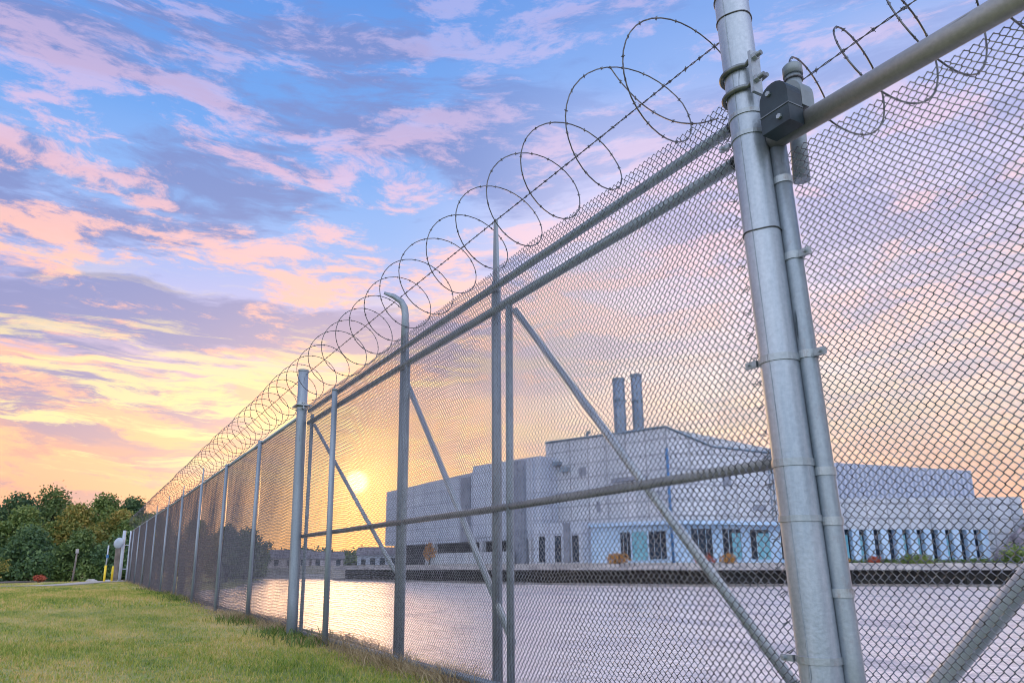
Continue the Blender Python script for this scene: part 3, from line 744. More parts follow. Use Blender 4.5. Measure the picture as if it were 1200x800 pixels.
# ------------------------------------------------------------------ barbed wire
def barb(m, p, s, rgx, t=None):
    for _ in range(2):
        d = Vector((rgx.uniform(-1, 1), rgx.uniform(-1, 1), rgx.uniform(-1, 1))).normalized()*s
        m.tube([Vector(p)-d, Vector(p)+d], .0016, 4)
    d = Vector((1, 0, 0))*.006
    m.tube([Vector(p)-Vector((0, 0, .006)), Vector(p)+Vector((0, 0, .006))], .0055, 5)
def coil(name, y0, turns, xc, zc, rad, pitch, label, seed=1, dirn=1, ph0=0, r=.0040, barb_lim=1e9, az=-.04, tl=-.125, first=(), tail=None):
    """loops of radius rad standing across the fence, strung out at the given pitch"""
    rgx = random.Random(seed)
    m = MB(); pts = []; n = 32; yc = y0
    K = int(turns)+3
    pit = list(first)+[pitch*rgx.uniform(.86, 1.14) for _ in range(K)]
    gr = [rgx.uniform(.94, 1.06) for _ in range(K)]
    ta = [tl+rgx.uniform(-.06, .06) for _ in range(K)]; aa = [az+rgx.uniform(-.08, .08) for _ in range(K)]
    wz = [rgx.uniform(-.015, .015) for _ in range(K)]
    for i in range(int(turns*n)+1):
        t = i/n; k = int(t); f = t-k; sm = f*f*(3-2*f)
        mixv = lambda L_: L_[k]*(1-sm)+L_[k+1]*sm
        g_ = mixv(gr)*rad; A_ = mixv(aa); T_ = mixv(ta)
        nv = Vector((math.sin(A_)*math.cos(T_), math.cos(A_)*math.cos(T_), math.sin(T_)))
        up = (Vector((0, 0, 1))-nv*nv.z).normalized(); bv = up.cross(nv)
        if bv.x > 0: bv = -bv
        a = ph0+2*math.pi*t
        p = Vector((xc, yc, zc+mixv(wz)))+up*(g_*math.cos(a))+bv*(g_*math.sin(a))
        pts.append(p)
        yc += dirn*pit[k]/n
    m.tube(pts, [r*(1+min(.6, max(0, p.y-6)/40)) for p in pts], 6)
    for i in range(2, len(pts)-1, 2):
        if abs(pts[i].y) < barb_lim: barb(m, (pts[i]+pts[i+1])*.5, .012, rgx)
    if tail:
        tp_ = [Vector(q_) for q_ in tail]; fine = []
        for i in range(len(tp_)-1):
            p0, p1, p2, p3 = tp_[max(i-1, 0)], tp_[i], tp_[i+1], tp_[min(i+2, len(tp_)-1)]
            for j in range(8):
                u_ = j/8; fine.append(.5*((2*p1)+(p2-p0)*u_+(2*p0-5*p1+4*p2-p3)*u_**2+(3*p1-p0-3*p2+p3)*u_**3))
        fine.append(tp_[-1]); m.tube(fine, r, 6)
        for q_ in fine[3::6]: barb(m, q_, .012, rgx)
    o = m.build(name, M['barb'], smooth=True, loc=pts[0])
    tag(o, label, 'barbed wire', 'barbed wire coils'); return o
TAIL = [(2.42, 2.123, 2.93), (2.42, 2.266, 2.988), (2.42, 2.434, 3.108), (2.42, 2.615, 3.304), (2.40, 2.756, 3.523), (2.34, 2.79, 3.64)]
coil('barbed_coil', 2.27, 83, 2.455, 3.375, .31, .51, 'long run of looping barbed wire coils along the top of the fence', seed=4, ph0=R(-75), barb_lim=16, r=.0038, first=(.40, .60, .41, .49, .47, .58), tail=TAIL)
coil('barbed_coil', 2.30, 12, 3.35, 3.40, .30, .29, 'loose barbed wire coils crossing above and behind the right-hand panel', seed=9, dirn=-1, ph0=R(-60), r=.0048)
def strand(pts3, label, seed, barb_to=99):
    m = MB(); rgx = random.Random(seed)
    L_ = 0; fine = []
    for a, b in zip(pts3, pts3[1:]):
        a, b = Vector(a), Vector(b); n = max(2, int((b-a).length/.02) if a.y < 14 else 6)
        for i in range(n):
            p = a.lerp(b, i/n); fine.append(p)
    fine.append(Vector(pts3[-1]))
    for s in (0, math.pi):
        m.tube([p+Vector((math.cos(i*1.0+s), 0, math.sin(i*1.0+s)))*.0028 for i, p in enumerate(fine)], .0022, 5)
    for i in range(3, len(fine), 6):
        if fine[i].y < barb_to: barb(m, fine[i], .014, rgx)
    o = m.build('barbed_strand', M['barb'], loc=pts3[0]); tag(o, label, 'barbed wire', 'straight barbed wire strands'); return o
strand([(2.33, 1.985, 3.22), (2.40, 2.3, 3.30), (2.43, 3.2, 3.345), (2.445, 4.31, 3.385), (2.40, 6.05, 3.37), (2.36, 9.2, 3.36), (2.37, 18.2, 3.32), (2.37, 30, 3.33), (2.37, 42, 3.36)], 'taut twisted barbed strand running through the middle of the long coils', 2, 12)
strand([(2.55, 1.76, 2.945), (2.58, 1.45, 2.98), (2.6, 1.25, 3.0), (2.6, .2, 3.05), (2.6, -1.5, 3.1)], 'barbed strand tied to the short capped pipe above the right-hand panel', 3)

# ------------------------------------------------------------------ far bank, seawall
WALL = [(41.0, 128), (45.2, 100.3), (48.1, 80.7), (57.2, 61.5), (74, 54.6), (86, 44.9), (96.3, 41.9), (150, 22), (300, -20)]
land = MB(); land.prism([(w_[0]+1.3, w_[1]+1.0) for w_ in WALL]+[(700, -20), (700, 700), (60, 700), (45, 260)], -2.0, 1.62)
o = land.build('far_bank_ground', M['path']); tag(o, kind='structure')
def offs(poly, d):
    out = []
    for i, p in enumerate(poly):
        a = poly[max(i-1, 0)]; b = poly[min(i+1, len(poly)-1)]
        t = Vector((b[0]-a[0], b[1]-a[1])).normalized(); q = Vector((t.y, -t.x))
        out.append((p[0]-q.x*d*-1 if False else p[0]+q.x*d, p[1]+q.y*d))
    return out
def ribbon(d0, d1, z0, z1, mb):
    A = offs(WALL, d0); B = offs(WALL, d1)
    for i in range(len(WALL)-1):
        mb.prism([A[i], A[i+1], B[i+1], B[i]], z0, z1)
sw = empty('seawall', (57.2, 61.5, -1), 'long dark concrete seawall with a pale overhanging cap on the far shore', 'wall')
def ribbon_part(name, d0, d1, z0, z1, mat):
    A = offs(WALL, d0); B = offs(WALL, d1); m = MB(); n = len(WALL)
    V = [(p[0], p[1], z0) for p in A]+[(p[0], p[1], z0) for p in B]+[(p[0], p[1], z1) for p in A]+[(p[0], p[1], z1) for p in B]
    F = []
    for i in range(n-1):
        F += [(i, i+1, n+i+1, n+i), (2*n+i, 3*n+i, 3*n+i+1, 2*n+i+1), (i, 2*n+i, 2*n+i+1, i+1), (n+i, n+i+1, 3*n+i+1, 3*n+i)]
    m.add(V, F); return m.build(name, mat, sw)
# positive offset = towards the river
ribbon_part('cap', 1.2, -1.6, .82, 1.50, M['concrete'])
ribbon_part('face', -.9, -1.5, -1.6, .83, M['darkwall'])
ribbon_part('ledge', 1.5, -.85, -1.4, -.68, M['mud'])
rg2 = random.Random(3)
for a, b in zip(WALL[1:], WALL[2:-1]):
    n = int(math.dist(a, b)/3.2)
    for i in range(n):
        t = (i+.5)/n; x = a[0]+(b[0]-a[0])*t; y = a[1]+(b[1]-a[1])*t
        m = MB(); m.tube([(x, y, -1.2), (x, y, .84)], .2, 7); m.build('pile', M['darkwall'], sw)

# ------------------------------------------------------------------ the factory building
bd = empty('factory_building', (62.7, 67.4, 1.6), 'large pale lilac industrial building with two chimneys across the river', 'building')
def quadwall(name, a, b, depth, z0, z1a, z1b, mat, nrm_side=1, parent=bd):
    """block whose front face runs a->b and which extends `depth` behind it (away from the river)"""
    a = Vector(a); b = Vector(b); t = (b-a).normalized(); q = Vector((-t.y, t.x))*nrm_side*depth
    m = MB(); m.prism([tuple(a), tuple(b), tuple(b+q), tuple(a+q)], z0, [z1a, z1b, z1b, z1a]); return m.build(name, mat, parent)
C0 = (62.7, 67.4)
Rr = (83.7, 61.7); Rend = (108.6, 51.0)
L3 = (57.0, 85.9)      # left end of the main block
LL = (47.2, 119.0)
# main block, left of the corner and right of it (one prism)
def lerp2(a, b, t): return (a[0]+(b[0]-a[0])*t, a[1]+(b[1]-a[1])*t)
m = MB()
M1 = lerp2(C0, Rr, .28)
pts = [L3, C0, M1, Rr, (Rr[0]+10, Rr[1]+25), (L3[0]+26, L3[1]+12)]
m.prism(pts, 6.4, [18.45, 18.15, 15.9, 14.9, 14.9, 16.5])
m.build('main_block', M['bwhite'], bd)
# parapet line along the roof edge
m = MB(); m.tube([(L3[0]-.1, L3[1]-.1, 18.5), (C0[0]-.1, C0[1]-.15, 18.2), (M1[0], M1[1]-.15, 15.95), (Rr[0], Rr[1]-.1, 14.95)], .16, 4); m.build('roof_edge', M['equip'], bd)
# sunken strip, stepped roof pieces on the left
quadwall('lower_block', (54.3, 83.2), (57.6, 84.0), 14, 5.6, 16.1, 16.1, M['bwing'])
# ground floor in pale blue, set back slightly below the block
m = MB(); ins = .9
G0 = (C0[0]+.5, C0[1]+.9)
m.prism([(L3[0]+1.0+.4, L3[1]-7.6), G0, (Rr[0]+.2, Rr[1]+1.0), (Rr[0]+8, Rr[1]+20), (L3[0]+22, L3[1]+8)], 1.6, 6.45)
m.build('ground_floor', M['bblue'], bd)
def opening(a, b, t0, t1, z0, z1, mat, name, out=.08, depth=.25, parent=bd):
    p = lerp2(a, b, t0); q = lerp2(a, b, t1)
    t = Vector((q[0]-p[0], q[1]-p[1])).normalized(); nn = Vector((t.y, -t.x))
    m = MB(); m.prism([(p[0]+nn.x*out, p[1]+nn.y*out), (q[0]+nn.x*out, q[1]+nn.y*out), (q[0]-nn.x*depth, q[1]-nn.y*depth), (p[0]-nn.x*depth, p[1]-nn.y*depth)], z0, z1)
    return m.build(name, mat, parent)
GA = (L3[0]+1.4, L3[1]-7.6); GB = G0; GC = (Rr[0]+.2, Rr[1]+1.0)
def window(a, b, t0, t1, z0, z1, glass, tealpart=None):
    f = opening(a, b, t0, t1, z0, z1, M['bblue'], 'window', .10, .2)
    e = (t1-t0)*.07
    g_ = opening(a, b, t0+e, t1-e, z0+.12, z1-.12, glass, 'pane', .14, .1); g_.parent = f; g_.location = (0, 0, 0)
    f_off = Vector(bd.location)
    if tealpart:
        k = opening(a, b, t0+(t1-t0)*tealpart[0], t0+(t1-t0)*tealpart[1], z0+.12, z1-.6, M['teal'], 'blind', .17, .0); k.parent = f; k.location = (0, 0, 0)
    for q_ in (.34, .67):
        k = opening(a, b, t0+(t1-t0)*q_-.0012, t0+(t1-t0)*q_+.0012, z0+.12, z1-.12, M['bblue'], 'mullion', .2, .0); k.parent = f; k.location = (0, 0, 0)
    return f
# windows right of the corner
for t0, t1, tl in ((.12, .27, None), (.32, .455, (.5, .9)), (.50, .64, (.35, .95)), (.70, .84, (.2, .6))):
    window(GB, GC, t0, t1, 2.0, 5.9, M['glass'], tl)
for t0, t1, tl in ((.40, .54, None), (.74, .97, None)):
    window(GA, GB, t0, t1, 2.0, 5.6, M['glass'], tl)
opening(GA, GB, .55, .73, 2.0, 5.5, M['teal'], 'shutter', .07)
# band between floors
m = MB(); m.prism([(GA[0]-.5, GA[1]-.2), (C0[0]-.1, C0[1]-.25), (Rr[0], Rr[1]-.25), (Rr[0], Rr[1]+1.2), (C0[0]+.6, C0[1]+1.2), (GA[0]+.4, GA[1])], 6.25, 6.7); m.build('band', M['bblue'], bd)
# drainpipe at the corner
m = MB(); m.tube([(C0[0]-.35, C0[1]-.35, 1.6), (C0[0]-.35, C0[1]-.35, 15.4)], .17, 10)
for z in (4, 7.5, 11, 14.5): m.tube([(C0[0]-.35, C0[1]-.35, z), (C0[0]-.35, C0[1]-.35, z+.25)], .24, 10)
m.build('drainpipe', M['pipeblue'], bd, smooth=True)
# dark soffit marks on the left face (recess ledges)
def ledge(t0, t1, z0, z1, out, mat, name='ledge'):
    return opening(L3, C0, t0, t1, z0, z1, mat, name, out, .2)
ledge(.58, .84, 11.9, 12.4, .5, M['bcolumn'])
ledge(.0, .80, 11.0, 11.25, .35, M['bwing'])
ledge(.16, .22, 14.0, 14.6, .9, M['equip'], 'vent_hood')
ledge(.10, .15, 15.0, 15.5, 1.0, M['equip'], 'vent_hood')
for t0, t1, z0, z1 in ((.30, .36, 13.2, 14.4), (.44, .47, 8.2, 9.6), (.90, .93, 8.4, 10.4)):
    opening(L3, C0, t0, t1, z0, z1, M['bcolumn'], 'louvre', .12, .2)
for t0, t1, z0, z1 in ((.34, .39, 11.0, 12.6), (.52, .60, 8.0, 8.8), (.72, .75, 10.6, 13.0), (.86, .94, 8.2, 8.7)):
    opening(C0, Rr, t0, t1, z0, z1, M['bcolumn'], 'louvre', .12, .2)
lx, ly = lerp2(C0, Rr, .64)
m = MB()
for d_ in (-.3, .3): m.tube([(lx+d_, ly-.35, 6.8), (lx+d_, ly-.35, 16.0)], .06, 5)
for i in range(22): m.tube([(lx-.3, ly-.35, 7+i*.4), (lx+.3, ly-.35, 7+i*.4)], .035, 4)
m.build('ladder', M['equip'], bd)
for (x, y, z, h_) in ((70, 70, 15.4, 1.7), (74, 69.5, 15.2, 1.2), (61.5, 82, 17.4, 2.2)):
    m = MB(); m.tube([(x, y, z-1), (x, y, z+h_), (x+.15, y, z+h_+.25), (x+.5, y-.1, z+h_+.2)], .22, 8); m.build('vent_pipe', M['equip'], bd)
# left wing
m = MB(); A = (53.6, 84.2); B = (46.9, 122.0)
m.prism([B, A, (A[0]+14, A[1]+6), (B[0]+16, B[1]+4)], 4.9, [14.3, 15.75, 15.75, 14.3]); m.build('wing', M['bwing'], bd)
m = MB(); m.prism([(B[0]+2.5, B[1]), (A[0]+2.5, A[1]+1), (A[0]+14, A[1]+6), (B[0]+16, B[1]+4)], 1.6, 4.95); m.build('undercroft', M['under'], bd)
for t in (.02, .07, .30, .62, .86):
    x, y = lerp2(A, B, t); m = MB(); m.box(x, y-.5, 1.6, x+.7, y+.3, 4.9); m.build('column', M['bwhite' if t != .07 else 'bcolumn'], bd)
for (t0, t1) in ((.035, .085),):
    f = opening(B, A, 1-t1, 1-t0, 1.7, 15.7, M['bcolumn'], 'pilaster', .6, .3)
for (t0, t1) in ((.36, .42),):
    f = opening(B, A, 1-t1, 1-t0, 4.9, 14.6, M['bcolumn'], 'pilaster', .25, .3)
opening(B, A, .38, .93, 1.62, 3.3, M['bwhite'], 'parapet', 1.4, -1.1)
# low link with columns between wing and main block
m = MB(); m.prism([A, (56.9, 77.6), (60.5, 78.5), (57, 86)], 1.6, 6.9); m.build('link', M['bwing'], bd)
for t in (.12, .45, .8):
    opening(A, (56.9, 77.6), t, t+.12, 1.8, 5.2, M['glass'], 'window', .1)
opening(A, (56.9, 77.6), .66, .76, 1.7, 14.0 if False else 6.8, M['bcolumn'], 'pilaster', .5, .2)
# right wing: white lower block, ribbed upper block, recessed bays with fins
quadwall('side_block', Rr, Rend, 22, 5.9, 9.75, 10.2, M['bwhite'])
u0 = lerp2(Rr, Rend, -.03); u1 = lerp2(Rr, Rend, .83)
tt = Vector((Rend[0]-Rr[0], Rend[1]-Rr[1])).normalized(); qq = Vector((-tt.y, tt.x))
quadwall('upper_block', (u0[0]+qq.x*2.2, u0[1]+qq.y*2.2), (u1[0]+qq.x*2.2, u1[1]+qq.y*2.2), 16, 9.6, 14.95, 13.9, M['ribbed'])
m = MB(); a_ = (Rr[0]+qq.x*.75, Rr[1]+qq.y*.75); b_ = (Rend[0]+qq.x*.75, Rend[1]+qq.y*.75)
m.prism([a_, b_, (b_[0]+qq.x*18, b_[1]+qq.y*18), (a_[0]+qq.x*18, a_[1]+qq.y*18)], 1.6, 5.92); m.build('recess', M['glass'], bd)
nf = 10
for i in range(nf+1):
    t = .045+.72*i/nf
    x, y = lerp2(Rr, Rend, t)
    m = MB(); wv_ = .95
    m.prism([(x, y), (x+tt.x*wv_, y+tt.y*wv_), (x+tt.x*wv_+qq.x*.8, y+tt.y*wv_+qq.y*.8), (x+qq.x*.8, y+qq.y*.8)], 1.6, 5.95)
    m.build('fin', M['bblue'], bd)
    if i in (0, 1, 4, 5, 7): opening((Rr[0]+qq.x*.68, Rr[1]+qq.y*.68), (Rend[0]+qq.x*.68, Rend[1]+qq.y*.68), t+.040, t+.062, 1.7, 5.2, M['teal'], 'blind', .05, .1)
x, y = lerp2(Rr, Rend, .80); m = MB(); m.prism([(x, y), Rend, (Rend[0]+qq.x*10, Rend[1]+qq.y*10), (x+qq.x*10, y+qq.y*10)], 1.6, 5.93); m.build('end_wall', M['bwhite'], bd)
m = MB(); m.prism([(Rr[0]-.2, Rr[1]+.02), (Rr[0]+1.2, Rr[1]-.6), (Rr[0]+1.6, Rr[1]+1.6), (Rr[0]+.2, Rr[1]+2)], 1.6, 5.93); m.build('column', M['bwhite'], bd)
# chimneys and roof plant
for (x, y, z1, r_) in ((64.6, 78.4, 27.2, .84), (67.1, 77.5, 27.9, .76)):
    m = MB(); m.tube([(x, y, 15), (x, y, z1)], r_, 20); f = m.build('chimney', M['stack'], bd, smooth=True)
    for z in (18.6, 21.2, 23.8, z1-.35):
        m = MB(); m.tube([(x, y, z), (x, y, z+.25)], r_+.08, 20); k = m.build('flange', M['equip'], f)
        for v_ in k.data.vertices: v_.co -= Vector(bd.location)
for (x, y, z0, w_, h_) in ((M1[0]+.6, M1[1]+1.6, 15.7, 1.2, 1.9), (M1[0]+2.2, M1[1]+1.5, 15.5, .8, 1.3), (M1[0]-.9, M1[1]+1.6, 16.2, .6, 1.6)):
    m = MB(); m.box(x, y, z0-1.2, x+w_, y+1.6, z0+h_*.7, .15); m.tube([(x+w_*.5, y+.7, z0+h_*.7), (x+w_*.5, y+.7, z0+h_)], w_*.22, 10); m.build('roof_unit', M['equip'], bd)

# ------------------------------------------------------------------ plants
def leaf_cloud(centres, n, size, rng):
    """leaf faces scattered through many blobs: list of (x,y,z,r)"""
    C = np.array(centres); w_ = C[:, 3]**2.2; idx = rng.choice(len(C), n, p=w_/w_.sum())
    d = rng.normal(size=(n, 3)); d /= np.linalg.norm(d, axis=1, keepdims=True)
    rad = C[idx, 3]*np.clip(rng.uniform(.25, 1.0, n)**.45+rng.normal(0, .09, n)+np.where(rng.uniform(size=n) < .10, rng.uniform(0, .55, n), 0), .1, 1.75)
    P = C[idx, :3]+d*rad[:, None]*np.array([1, 1, .82])
    a = rng.normal(size=(n, 3))+d*.6; a /= np.linalg.norm(a, axis=1, keepdims=True)
    u_ = np.cross(a, rng.normal(size=(n, 3))); u_ /= np.linalg.norm(u_, axis=1, keepdims=True); v_ = np.cross(a, u_)
    s = size*rng.uniform(.6, 1.4, n)[:, None]
    V = np.stack([P-u_*s*.5, P-v_*s*.32+u_*s*.1, P+u_*s*.6, P+v_*s*.32+u_*s*.1], 1).reshape(-1, 3)
    i = np.arange(n)*4
    return V, np.stack([i, i+1, i+2, i+3], 1)
def tree(x, y, z0, h, w_, mat, label, seed, n=9000, size=.36, cat='tree', group=None, low=.18, name='tree', dens=1.0):
    rng = np.random.default_rng(seed); rp_ = random.Random(seed)
    t = empty(name, (x, y, z0), label, cat, group)
    trk = MB(); lean = rp_.uniform(-.04, .04)*h
    tr = .03*h
    top = Vector((x+lean, y, z0+h*.72))
    trk.tube([(x, y, z0-.4), (x+lean*.15, y, z0+h*.2), (x+lean*.5, y, z0+h*.45), tuple(top)], [tr*1.3, tr, tr*.7, tr*.25], 8)
    cs = []
    nb = 30
    for i in range(nb):
        a = 2*math.pi*(i*.618+rp_.uniform(-.05, .05)); f = (i+.5)/nb
        zc = z0+h*(low+.12+(.90-low-.14)*f)
        prof = math.sin(math.pi*min(1, (.22+.86*f)))**.6
        rr = w_*.5*prof*rp_.uniform(.35, 1.0)
        br = w_*rp_.uniform(.10, .185)*(1.08-.30*f)
        cx, cy = x+lean*f+rr*math.cos(a), y+rr*math.sin(a)
        cs.append((cx, cy, zc, br))
        bz = z0+h*(.18+.45*f)
        trk.tube([(x+lean*f*.5, y, bz), ((x+cx)/2, (y+cy)/2, (bz+zc)/2+.1*h*.2), (cx, cy, zc)], [tr*.42, tr*.28, tr*.08], 5)
    cs.append((x, y, z0+h*.55, w_*.26)); cs.append((x+lean, y, z0+h*.86, w_*.17))
    trk.build('trunk', M['bark'], t)
    V, F = leaf_cloud(cs, int(n*dens), size, rng)
    np_mesh('crown', V, [F], mat, t)
    return t
GZ_ = lambda x, y: float(ground_z(x, y))
TREES = [
 # x, y, top z, width, leaf, n, label
 (-10.2, 92, 8.0, 8.0, 0, 'dark tree at the left edge of the picture'),
 (-6.6, 96, 9.3, 7.5, 3, 'blue-green tree second from the left edge'),
 (-3.2, 99, 10.6, 8.5, 0, 'tall dark rounded tree, highest on the left with gaps of sky'),
 (-1.0, 90, 8.0, 6.5, 2, 'olive tree with yellowing leaves in the middle of the row'),
 (1.6, 97, 10.0, 7.0, 1, 'mid green tree right of the yellowing olive one'),
 (3.4, 91, 7.6, 5.5, 2, 'yellow-green tree behind the yellow bollards'),
 (5.2, 104, 10.5, 6.5, 3, 'dark domed tree directly above the far end of the fence'),
 (7.4, 96, 7.6, 6.0, 1, 'low tree touching the far end of the wire coils'),
 (-7.8, 84, 4.6, 6.0, 0, 'low spreading dark tree under the tall ones, far left'),
 (-4.2, 83, 4.8, 6.0, 3, 'low bushy tree behind the asphalt road'),
 (-.2, 82, 4.6, 5.5, 0, 'low dark bushy tree behind the thin pole'),
 (3.6, 81, 4.4, 5.0, 3, 'low blue-green bushy tree behind the bollards'),
 (4.6, 88, 6.2, 6.0, 1, 'bright green rounded tree behind the marker post'),
 (-5.2, 90, 7.4, 6.5, 1, 'mid green tree with an uneven top, third from the left edge'),
 (-6.1, 60, 2.4, 2.6, 2, 'small yellowish tree at the left edge beside the road'),
]
for i, (x, y, zt, w_, lm, lb) in enumerate(TREES):
    z0 = GZ_(x, y)
    tree(x, y, z0, zt-z0, w_*1.28, LEAF[lm], lb, 100+i, n=17000 if zt > 5 else 9000, size=.27 if y > 70 else .14, low=.10 if zt > 5 else .0, group='trees beyond the lawn')
FART = [(13.5, 104, 7.4, 8, 0, 'dark tree seen through the far mesh, left end of its row'),
        (18.5, 110, 7.0, 8, 3, 'dark tree seen through the far mesh, second of its row'),
        (24.5, 128, 7.6, 10, 0, 'broad dark tree seen through the mesh at the river bend'),
        (28.5, 150, 7.0, 11, 3, 'last dark tree seen through the mesh before the open river')]
for i, (x, y, zt, w_, lm, lb) in enumerate(FART):
    z0 = GZ_(x, y)
    tree(x, y, z0, zt-z0, w_, LEAF[lm], lb, 200+i, n=8000, size=.45, low=.02, group='trees at the river bend')
# low wood along the horizon beyond the houses
V = []; cs = []
rngw = np.random.default_rng(44)
for i in range(70):
    t = i/69; x = 30+t*75; y = 235-t*60
    cs.append((x+rngw.uniform(-2, 2), y+rngw.uniform(-4, 4), 3.2+rngw.uniform(-.6, 1.3), rngw.uniform(2.2, 3.8)))
Vv, Ff = leaf_cloud(cs, 26000, .8, rngw)
o = np_mesh('far_wood', Vv, [Ff], LEAF[0]); tag(o, 'low dark wood along the horizon behind the small houses', 'woodland', kind='stuff')

def house(x, y, w_, d_, hw, hr, ang, label, wallm='housewall', roofm='roofgrey'):
    h = empty('house', (x, y, 1.6), label, 'house', 'small houses on the far shore')
    ca, sa = math.cos(ang), math.sin(ang)
    T = lambda p, q: (x+p*ca-q*sa, y+p*sa+q*ca)
    z0 = .8
    m = MB(); m.prism([T(-w_/2, -d_/2), T(w_/2, -d_/2), T(w_/2, d_/2), T(-w_/2, d_/2)], z0-2, z0+hw); m.build('wall', M[wallm], h)
    m = MB(); e = .4
    a0, a1, b0, b1 = T(-w_/2-e, -d_/2-e), T(w_/2+e, -d_/2-e), T(w_/2+e, d_/2+e), T(-w_/2-e, d_/2+e); r0, r1 = T(-w_/2-e, 0), T(w_/2+e, 0)
    zz = z0+hw+.01
    m.add([(*a0, zz), (*a1, zz), (*b0, zz), (*b1, zz), (*r0, zz+hr), (*r1, zz+hr)], [(0, 1, 5, 4), (2, 3, 4, 5), (0, 4, 3), (1, 2, 5), (0, 3, 2, 1)]); m.build('roof', M[roofm], h)
    for k in range(3):
        p = -w_/2+w_*(k+.5)/3; m = MB(); m.prism([T(p-.5, -d_/2-.06), T(p+.5, -d_/2-.06), T(p+.5, -d_/2+.1), T(p-.5, -d_/2+.1)], z0+1, z0+2.3); m.build('window', M['glass'], h)
house(44, 176, 9, 7, 2.6, 2.0, -.3, 'small pale house just left of the tall far gate post, near the water')
house(51, 170, 7, 6, 2.4, 1.8, -.2, 'small pale house directly right of the tall far gate post')
house(59, 158, 8, 6, 3.2, 1.8, -.5, 'pale house with grey gable roof below the low sun', 'bwing')
house(54.5, 141, 6, 6, 3.0, 1.4, -.6, 'bluish small house between the sun and the long building', 'bwing')
house(37, 186, 10, 7, 2.2, 1.6, -.2, 'low pale house at the end of the tree row')
# low jetties
for (x0, y0, x1, y1, z, lb) in ((30, 150, 46, 140, .05, 'pale low jetty line on the far water, left one'), (33, 162, 60, 152, 1.2, 'pale low quay wall in front of the small houses')):
    t = Vector((x1-x0, y1-y0)).normalized(); q = Vector((-t.y, t.x))*1.2
    m = MB(); m.prism([(x0, y0), (x1, y1), (x1+q.x, y1+q.y), (x0+q.x, y0+q.y)], -1.5, z)
    o = m.build('jetty', M['concrete'], loc=(x0, y0, -1)); tag(o, lb, 'jetty')

# shrubs and flowers along the seawall
def shrub(x, y, z0, r_, mat, label, seed, n=700, size=.22, cat='shrub', name='shrub', group=None):
    rng = np.random.default_rng(seed); rr = random.Random(seed)
    t = empty(name, (x, y, z0), label, cat, group)
    cs = [(x+rr.uniform(-.7, .7)*r_, y+rr.uniform(-.5, .5)*r_, z0+r_*rr.uniform(.25, .6), r_*rr.uniform(.35, .6)) for _ in range(8)]
    V, F = leaf_cloud(cs, n, size, rng); np_mesh('foliage', V, [F], mat, t)
    m = MB()
    for c_ in cs[:5]: m.tube([(x, y, z0-.1), (c_[0], c_[1], c_[2])], [.05*r_, .015*r_], 4)
    m.build('stem', M['bark'], t)
    return t
shrub(55.2, 68.3, 1.5, 1.5, M['orangeleaf'], 'wide orange flower bed left of the blue drainpipe', 301, 900, .22, 'flowers', 'flower_shrub')
shrub(63.6, 60.2, 1.5, 1.3, M['orangeleaf'], 'orange flowers in front of the second window right of the drainpipe', 302, 700, .2, 'flowers', 'flower_shrub')
shrub(61.6, 61.0, 1.5, 1.0, M['redleaf'], 'dull red flowers just right of the blue drainpipe', 303, 500, .2, 'flowers', 'flower_shrub')
shrub(76.6, 55.2, 1.5, .9, M['orangeleaf'], 'orange flowers beneath the first bay right of the big post', 304, 500, .2, 'flowers', 'flower_shrub')
shrub(79.4, 52.9, 1.5, .9, M['redleaf'], 'small red flowers right of the orange ones near the ribbed block', 305, 400, .2, 'flowers', 'flower_shrub')
shrub(81.0, 49.6, 1.0, 1.7, LEAF[1], 'green bush spilling over the seawall cap below the middle fins', 306, 1500, .25)
shrub(93.0, 45.0, 1.3, 2.4, LEAF[1], 'dark green bush at the right end of the seawall', 307, 1800, .28)
shrub(98.5, 43.5, 1.3, 2.8, LEAF[0], 'large dark bush at the right edge of the picture', 308, 2000, .28)
# low hedge along the building foot
cs = []
for i in range(40):
    t = i/39; x = 75.5+(94-75.5)*t; y = 55.6+(46-55.6)*t
    cs.append((x, y+.6, 1.65+rngw.uniform(-.1, .15), rngw.uniform(.3, .55)))
Vv, Ff = leaf_cloud(cs, 5000, .2, rngw); o = np_mesh('hedge', Vv, [Ff], LEAF[0]); tag(o, 'low clipped green hedge at the foot of the finned bays', 'hedge')
tree(48.2, 106, 1.6, 3.6, 2.6, M['orangeleaf'], 'small tree with orange autumn leaves beside the long left wing', 310, n=1300, size=.2, low=.1)

# stone mound at the right end
def mound(x, y, rx, ry, h, mat, label, seed):
    rr = np.random.default_rng(seed); n1, n2 = 40, 14
    V = [(x, y, 1.6+h)]; F = []
    for j in range(1, n2+1):
        f = j/n2
        for i in range(n1):
            a = 2*math.pi*i/n1; k = 1+rr.uniform(-.06, .06)
            V.append((x+rx*f*k*math.cos(a), y+ry*f*k*math.sin(a), 1.6+h*(math.cos(f*math.pi/2)**.9)*(1+rr.uniform(-.07, .07))-.3*(f == 1)))
    F += [(0, 1+i, 1+(i+1) % n1) for i in range(n1)]
    for j in range(n2-1): F += [(1+j*n1+i, 1+(j+1)*n1+i, 1+(j+1)*n1+(i+1) % n1, 1+j*n1+(i+1) % n1) for i in range(n1)]
    m = MB(); m.add(V, F); o = m.build('stone_mound', mat, loc=(x, y, 1.6)); tag(o, label, 'mound'); return o
mound(110.5, 46.5, 11, 9, 7.4, M['stone'], 'grey stone mound against the right end of the building', 5)

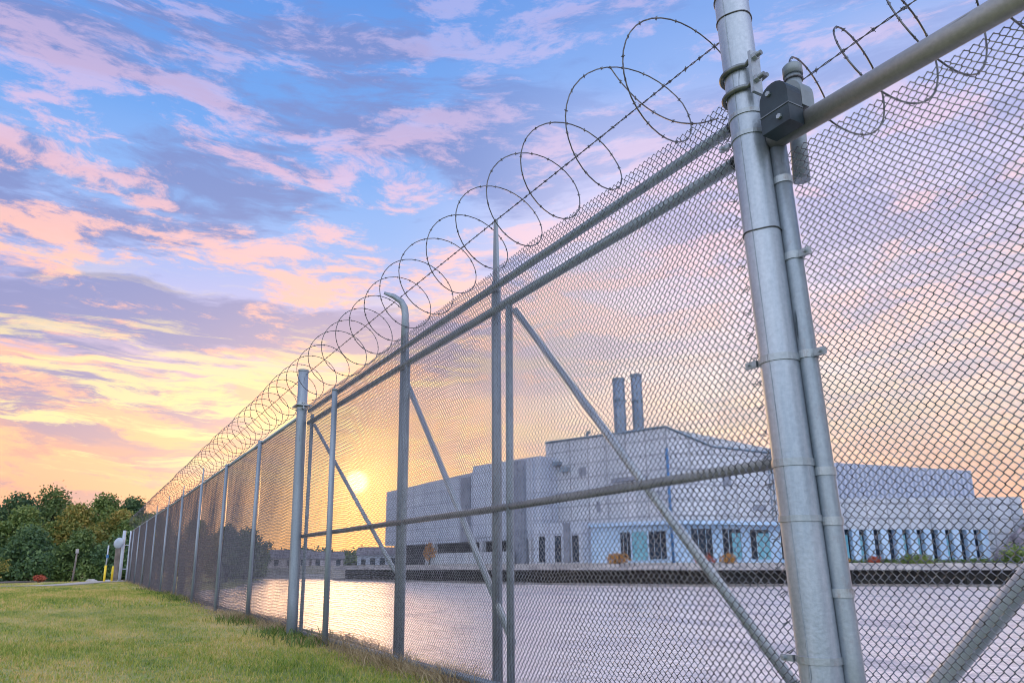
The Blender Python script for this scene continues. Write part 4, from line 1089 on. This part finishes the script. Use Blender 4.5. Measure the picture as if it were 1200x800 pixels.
# ------------------------------------------------------------------ small things at the far end of the lawn
def gzf(x, y): return float(ground_z(x, y))
b1 = empty('marker_post', (1.22, 43, gzf(1.22, 43)), 'tall thin post, yellow below and pale blue above, left of the short bollard', 'post')
pipe('yellow_sleeve', [(1.22, 43, 0), (1.22, 43, 1.08)], .055, M['yellow'], b1, 12)
pipe('pole', [(1.23, 43.02, 1.08), (1.25, 43.02, 2.1)], .035, M['whitepaint'], b1, 10)
m = MB(); m.box(1.19, 42.97, 1.45, 1.31, 43.07, 1.62, .01); m.build('band', M['pipeblue'], b1)
b2 = empty('bollard', (1.58, 43.4, gzf(1.58, 43.4)), 'short yellow bollard near the far end of the fence', 'bollard')
m = MB(); m.tube([(1.58, 43.4, 0), (1.58, 43.4, .98), (1.58, 43.4, 1.03), (1.58, 43.4, 1.05)], [.055, .055, .042, .01], 14); m.build('tube', M['yellow'], b2, smooth=True)
m = MB(); m.tube([(1.58, 43.4, gzf(1.58, 43.4)-.02), (1.58, 43.4, gzf(1.58, 43.4)+.03)], .11, 14); m.build('base', M['path'], b2)
pl = empty('utility_pole', (-.3, 60, gzf(-.3, 60)), 'thin weathered pole standing before the dark trees', 'pole')
m = MB(); m.tube([(-.35, 60, -.6), (-.25, 60, 1.2), (-.22, 60, 2.25)], [.07, .06, .05], 10); m.build('pole', M['timber'], pl, smooth=True)
m = MB(); m.box(-.32, 59.9, 2.0, -.12, 60.1, 2.3, .02); m.build('box', M['concrete'], pl)
shrub(-1.75, 45.0, gzf(-1.75, 45)+.05, .38, M['redleaf'], 'small round reddish shrub at the edge of the road', 320, 700, .07)
for i, (x, y, s_, lb) in enumerate(((.9, 61.5, .45, 'pale boulder below the dark trees, left of the marker post'), (2.0, 60.5, .35, 'small pale boulder between the marker post and the bollard'), (3.0, 66, .5, 'grey boulder hidden low behind the end posts'))):
    rr = random.Random(i); m = MB(); V = []; F = []
    n1, n2 = 10, 5
    z0 = gzf(x, y)
    for j in range(n2+1):
        f = j/n2*math.pi/2
        for k in range(n1):
            a = 2*math.pi*k/n1; q = s_*(1+rr.uniform(-.15, .15)); V.append((x+q*math.cos(f)*math.cos(a)*1.4, y+q*math.cos(f)*math.sin(a), z0-.05+q*.8*math.sin(f)))
    for j in range(n2): F += [(j*n1+k, j*n1+(k+1) % n1, (j+1)*n1+(k+1) % n1, (j+1)*n1+k) for k in range(n1)]
    m.add(V, F); o = m.build('boulder', M['path'], loc=(x, y, z0)); tag(o, lb, 'boulder')

# ------------------------------------------------------------------ render settings
vs = sc.view_settings; vs.view_transform = 'Standard'; vs.look = 'None'; vs.exposure = .12; vs.gamma = 1; vs.use_curve_mapping = False
sc.cycles.max_bounces = 6; sc.cycles.diffuse_bounces = 3; sc.cycles.glossy_bounces = 3; sc.cycles.transmission_bounces = 3
sc.cycles.use_denoising = True
sc.cycles.pixel_filter_type = 'BLACKMAN_HARRIS'; sc.cycles.filter_width = 1.0
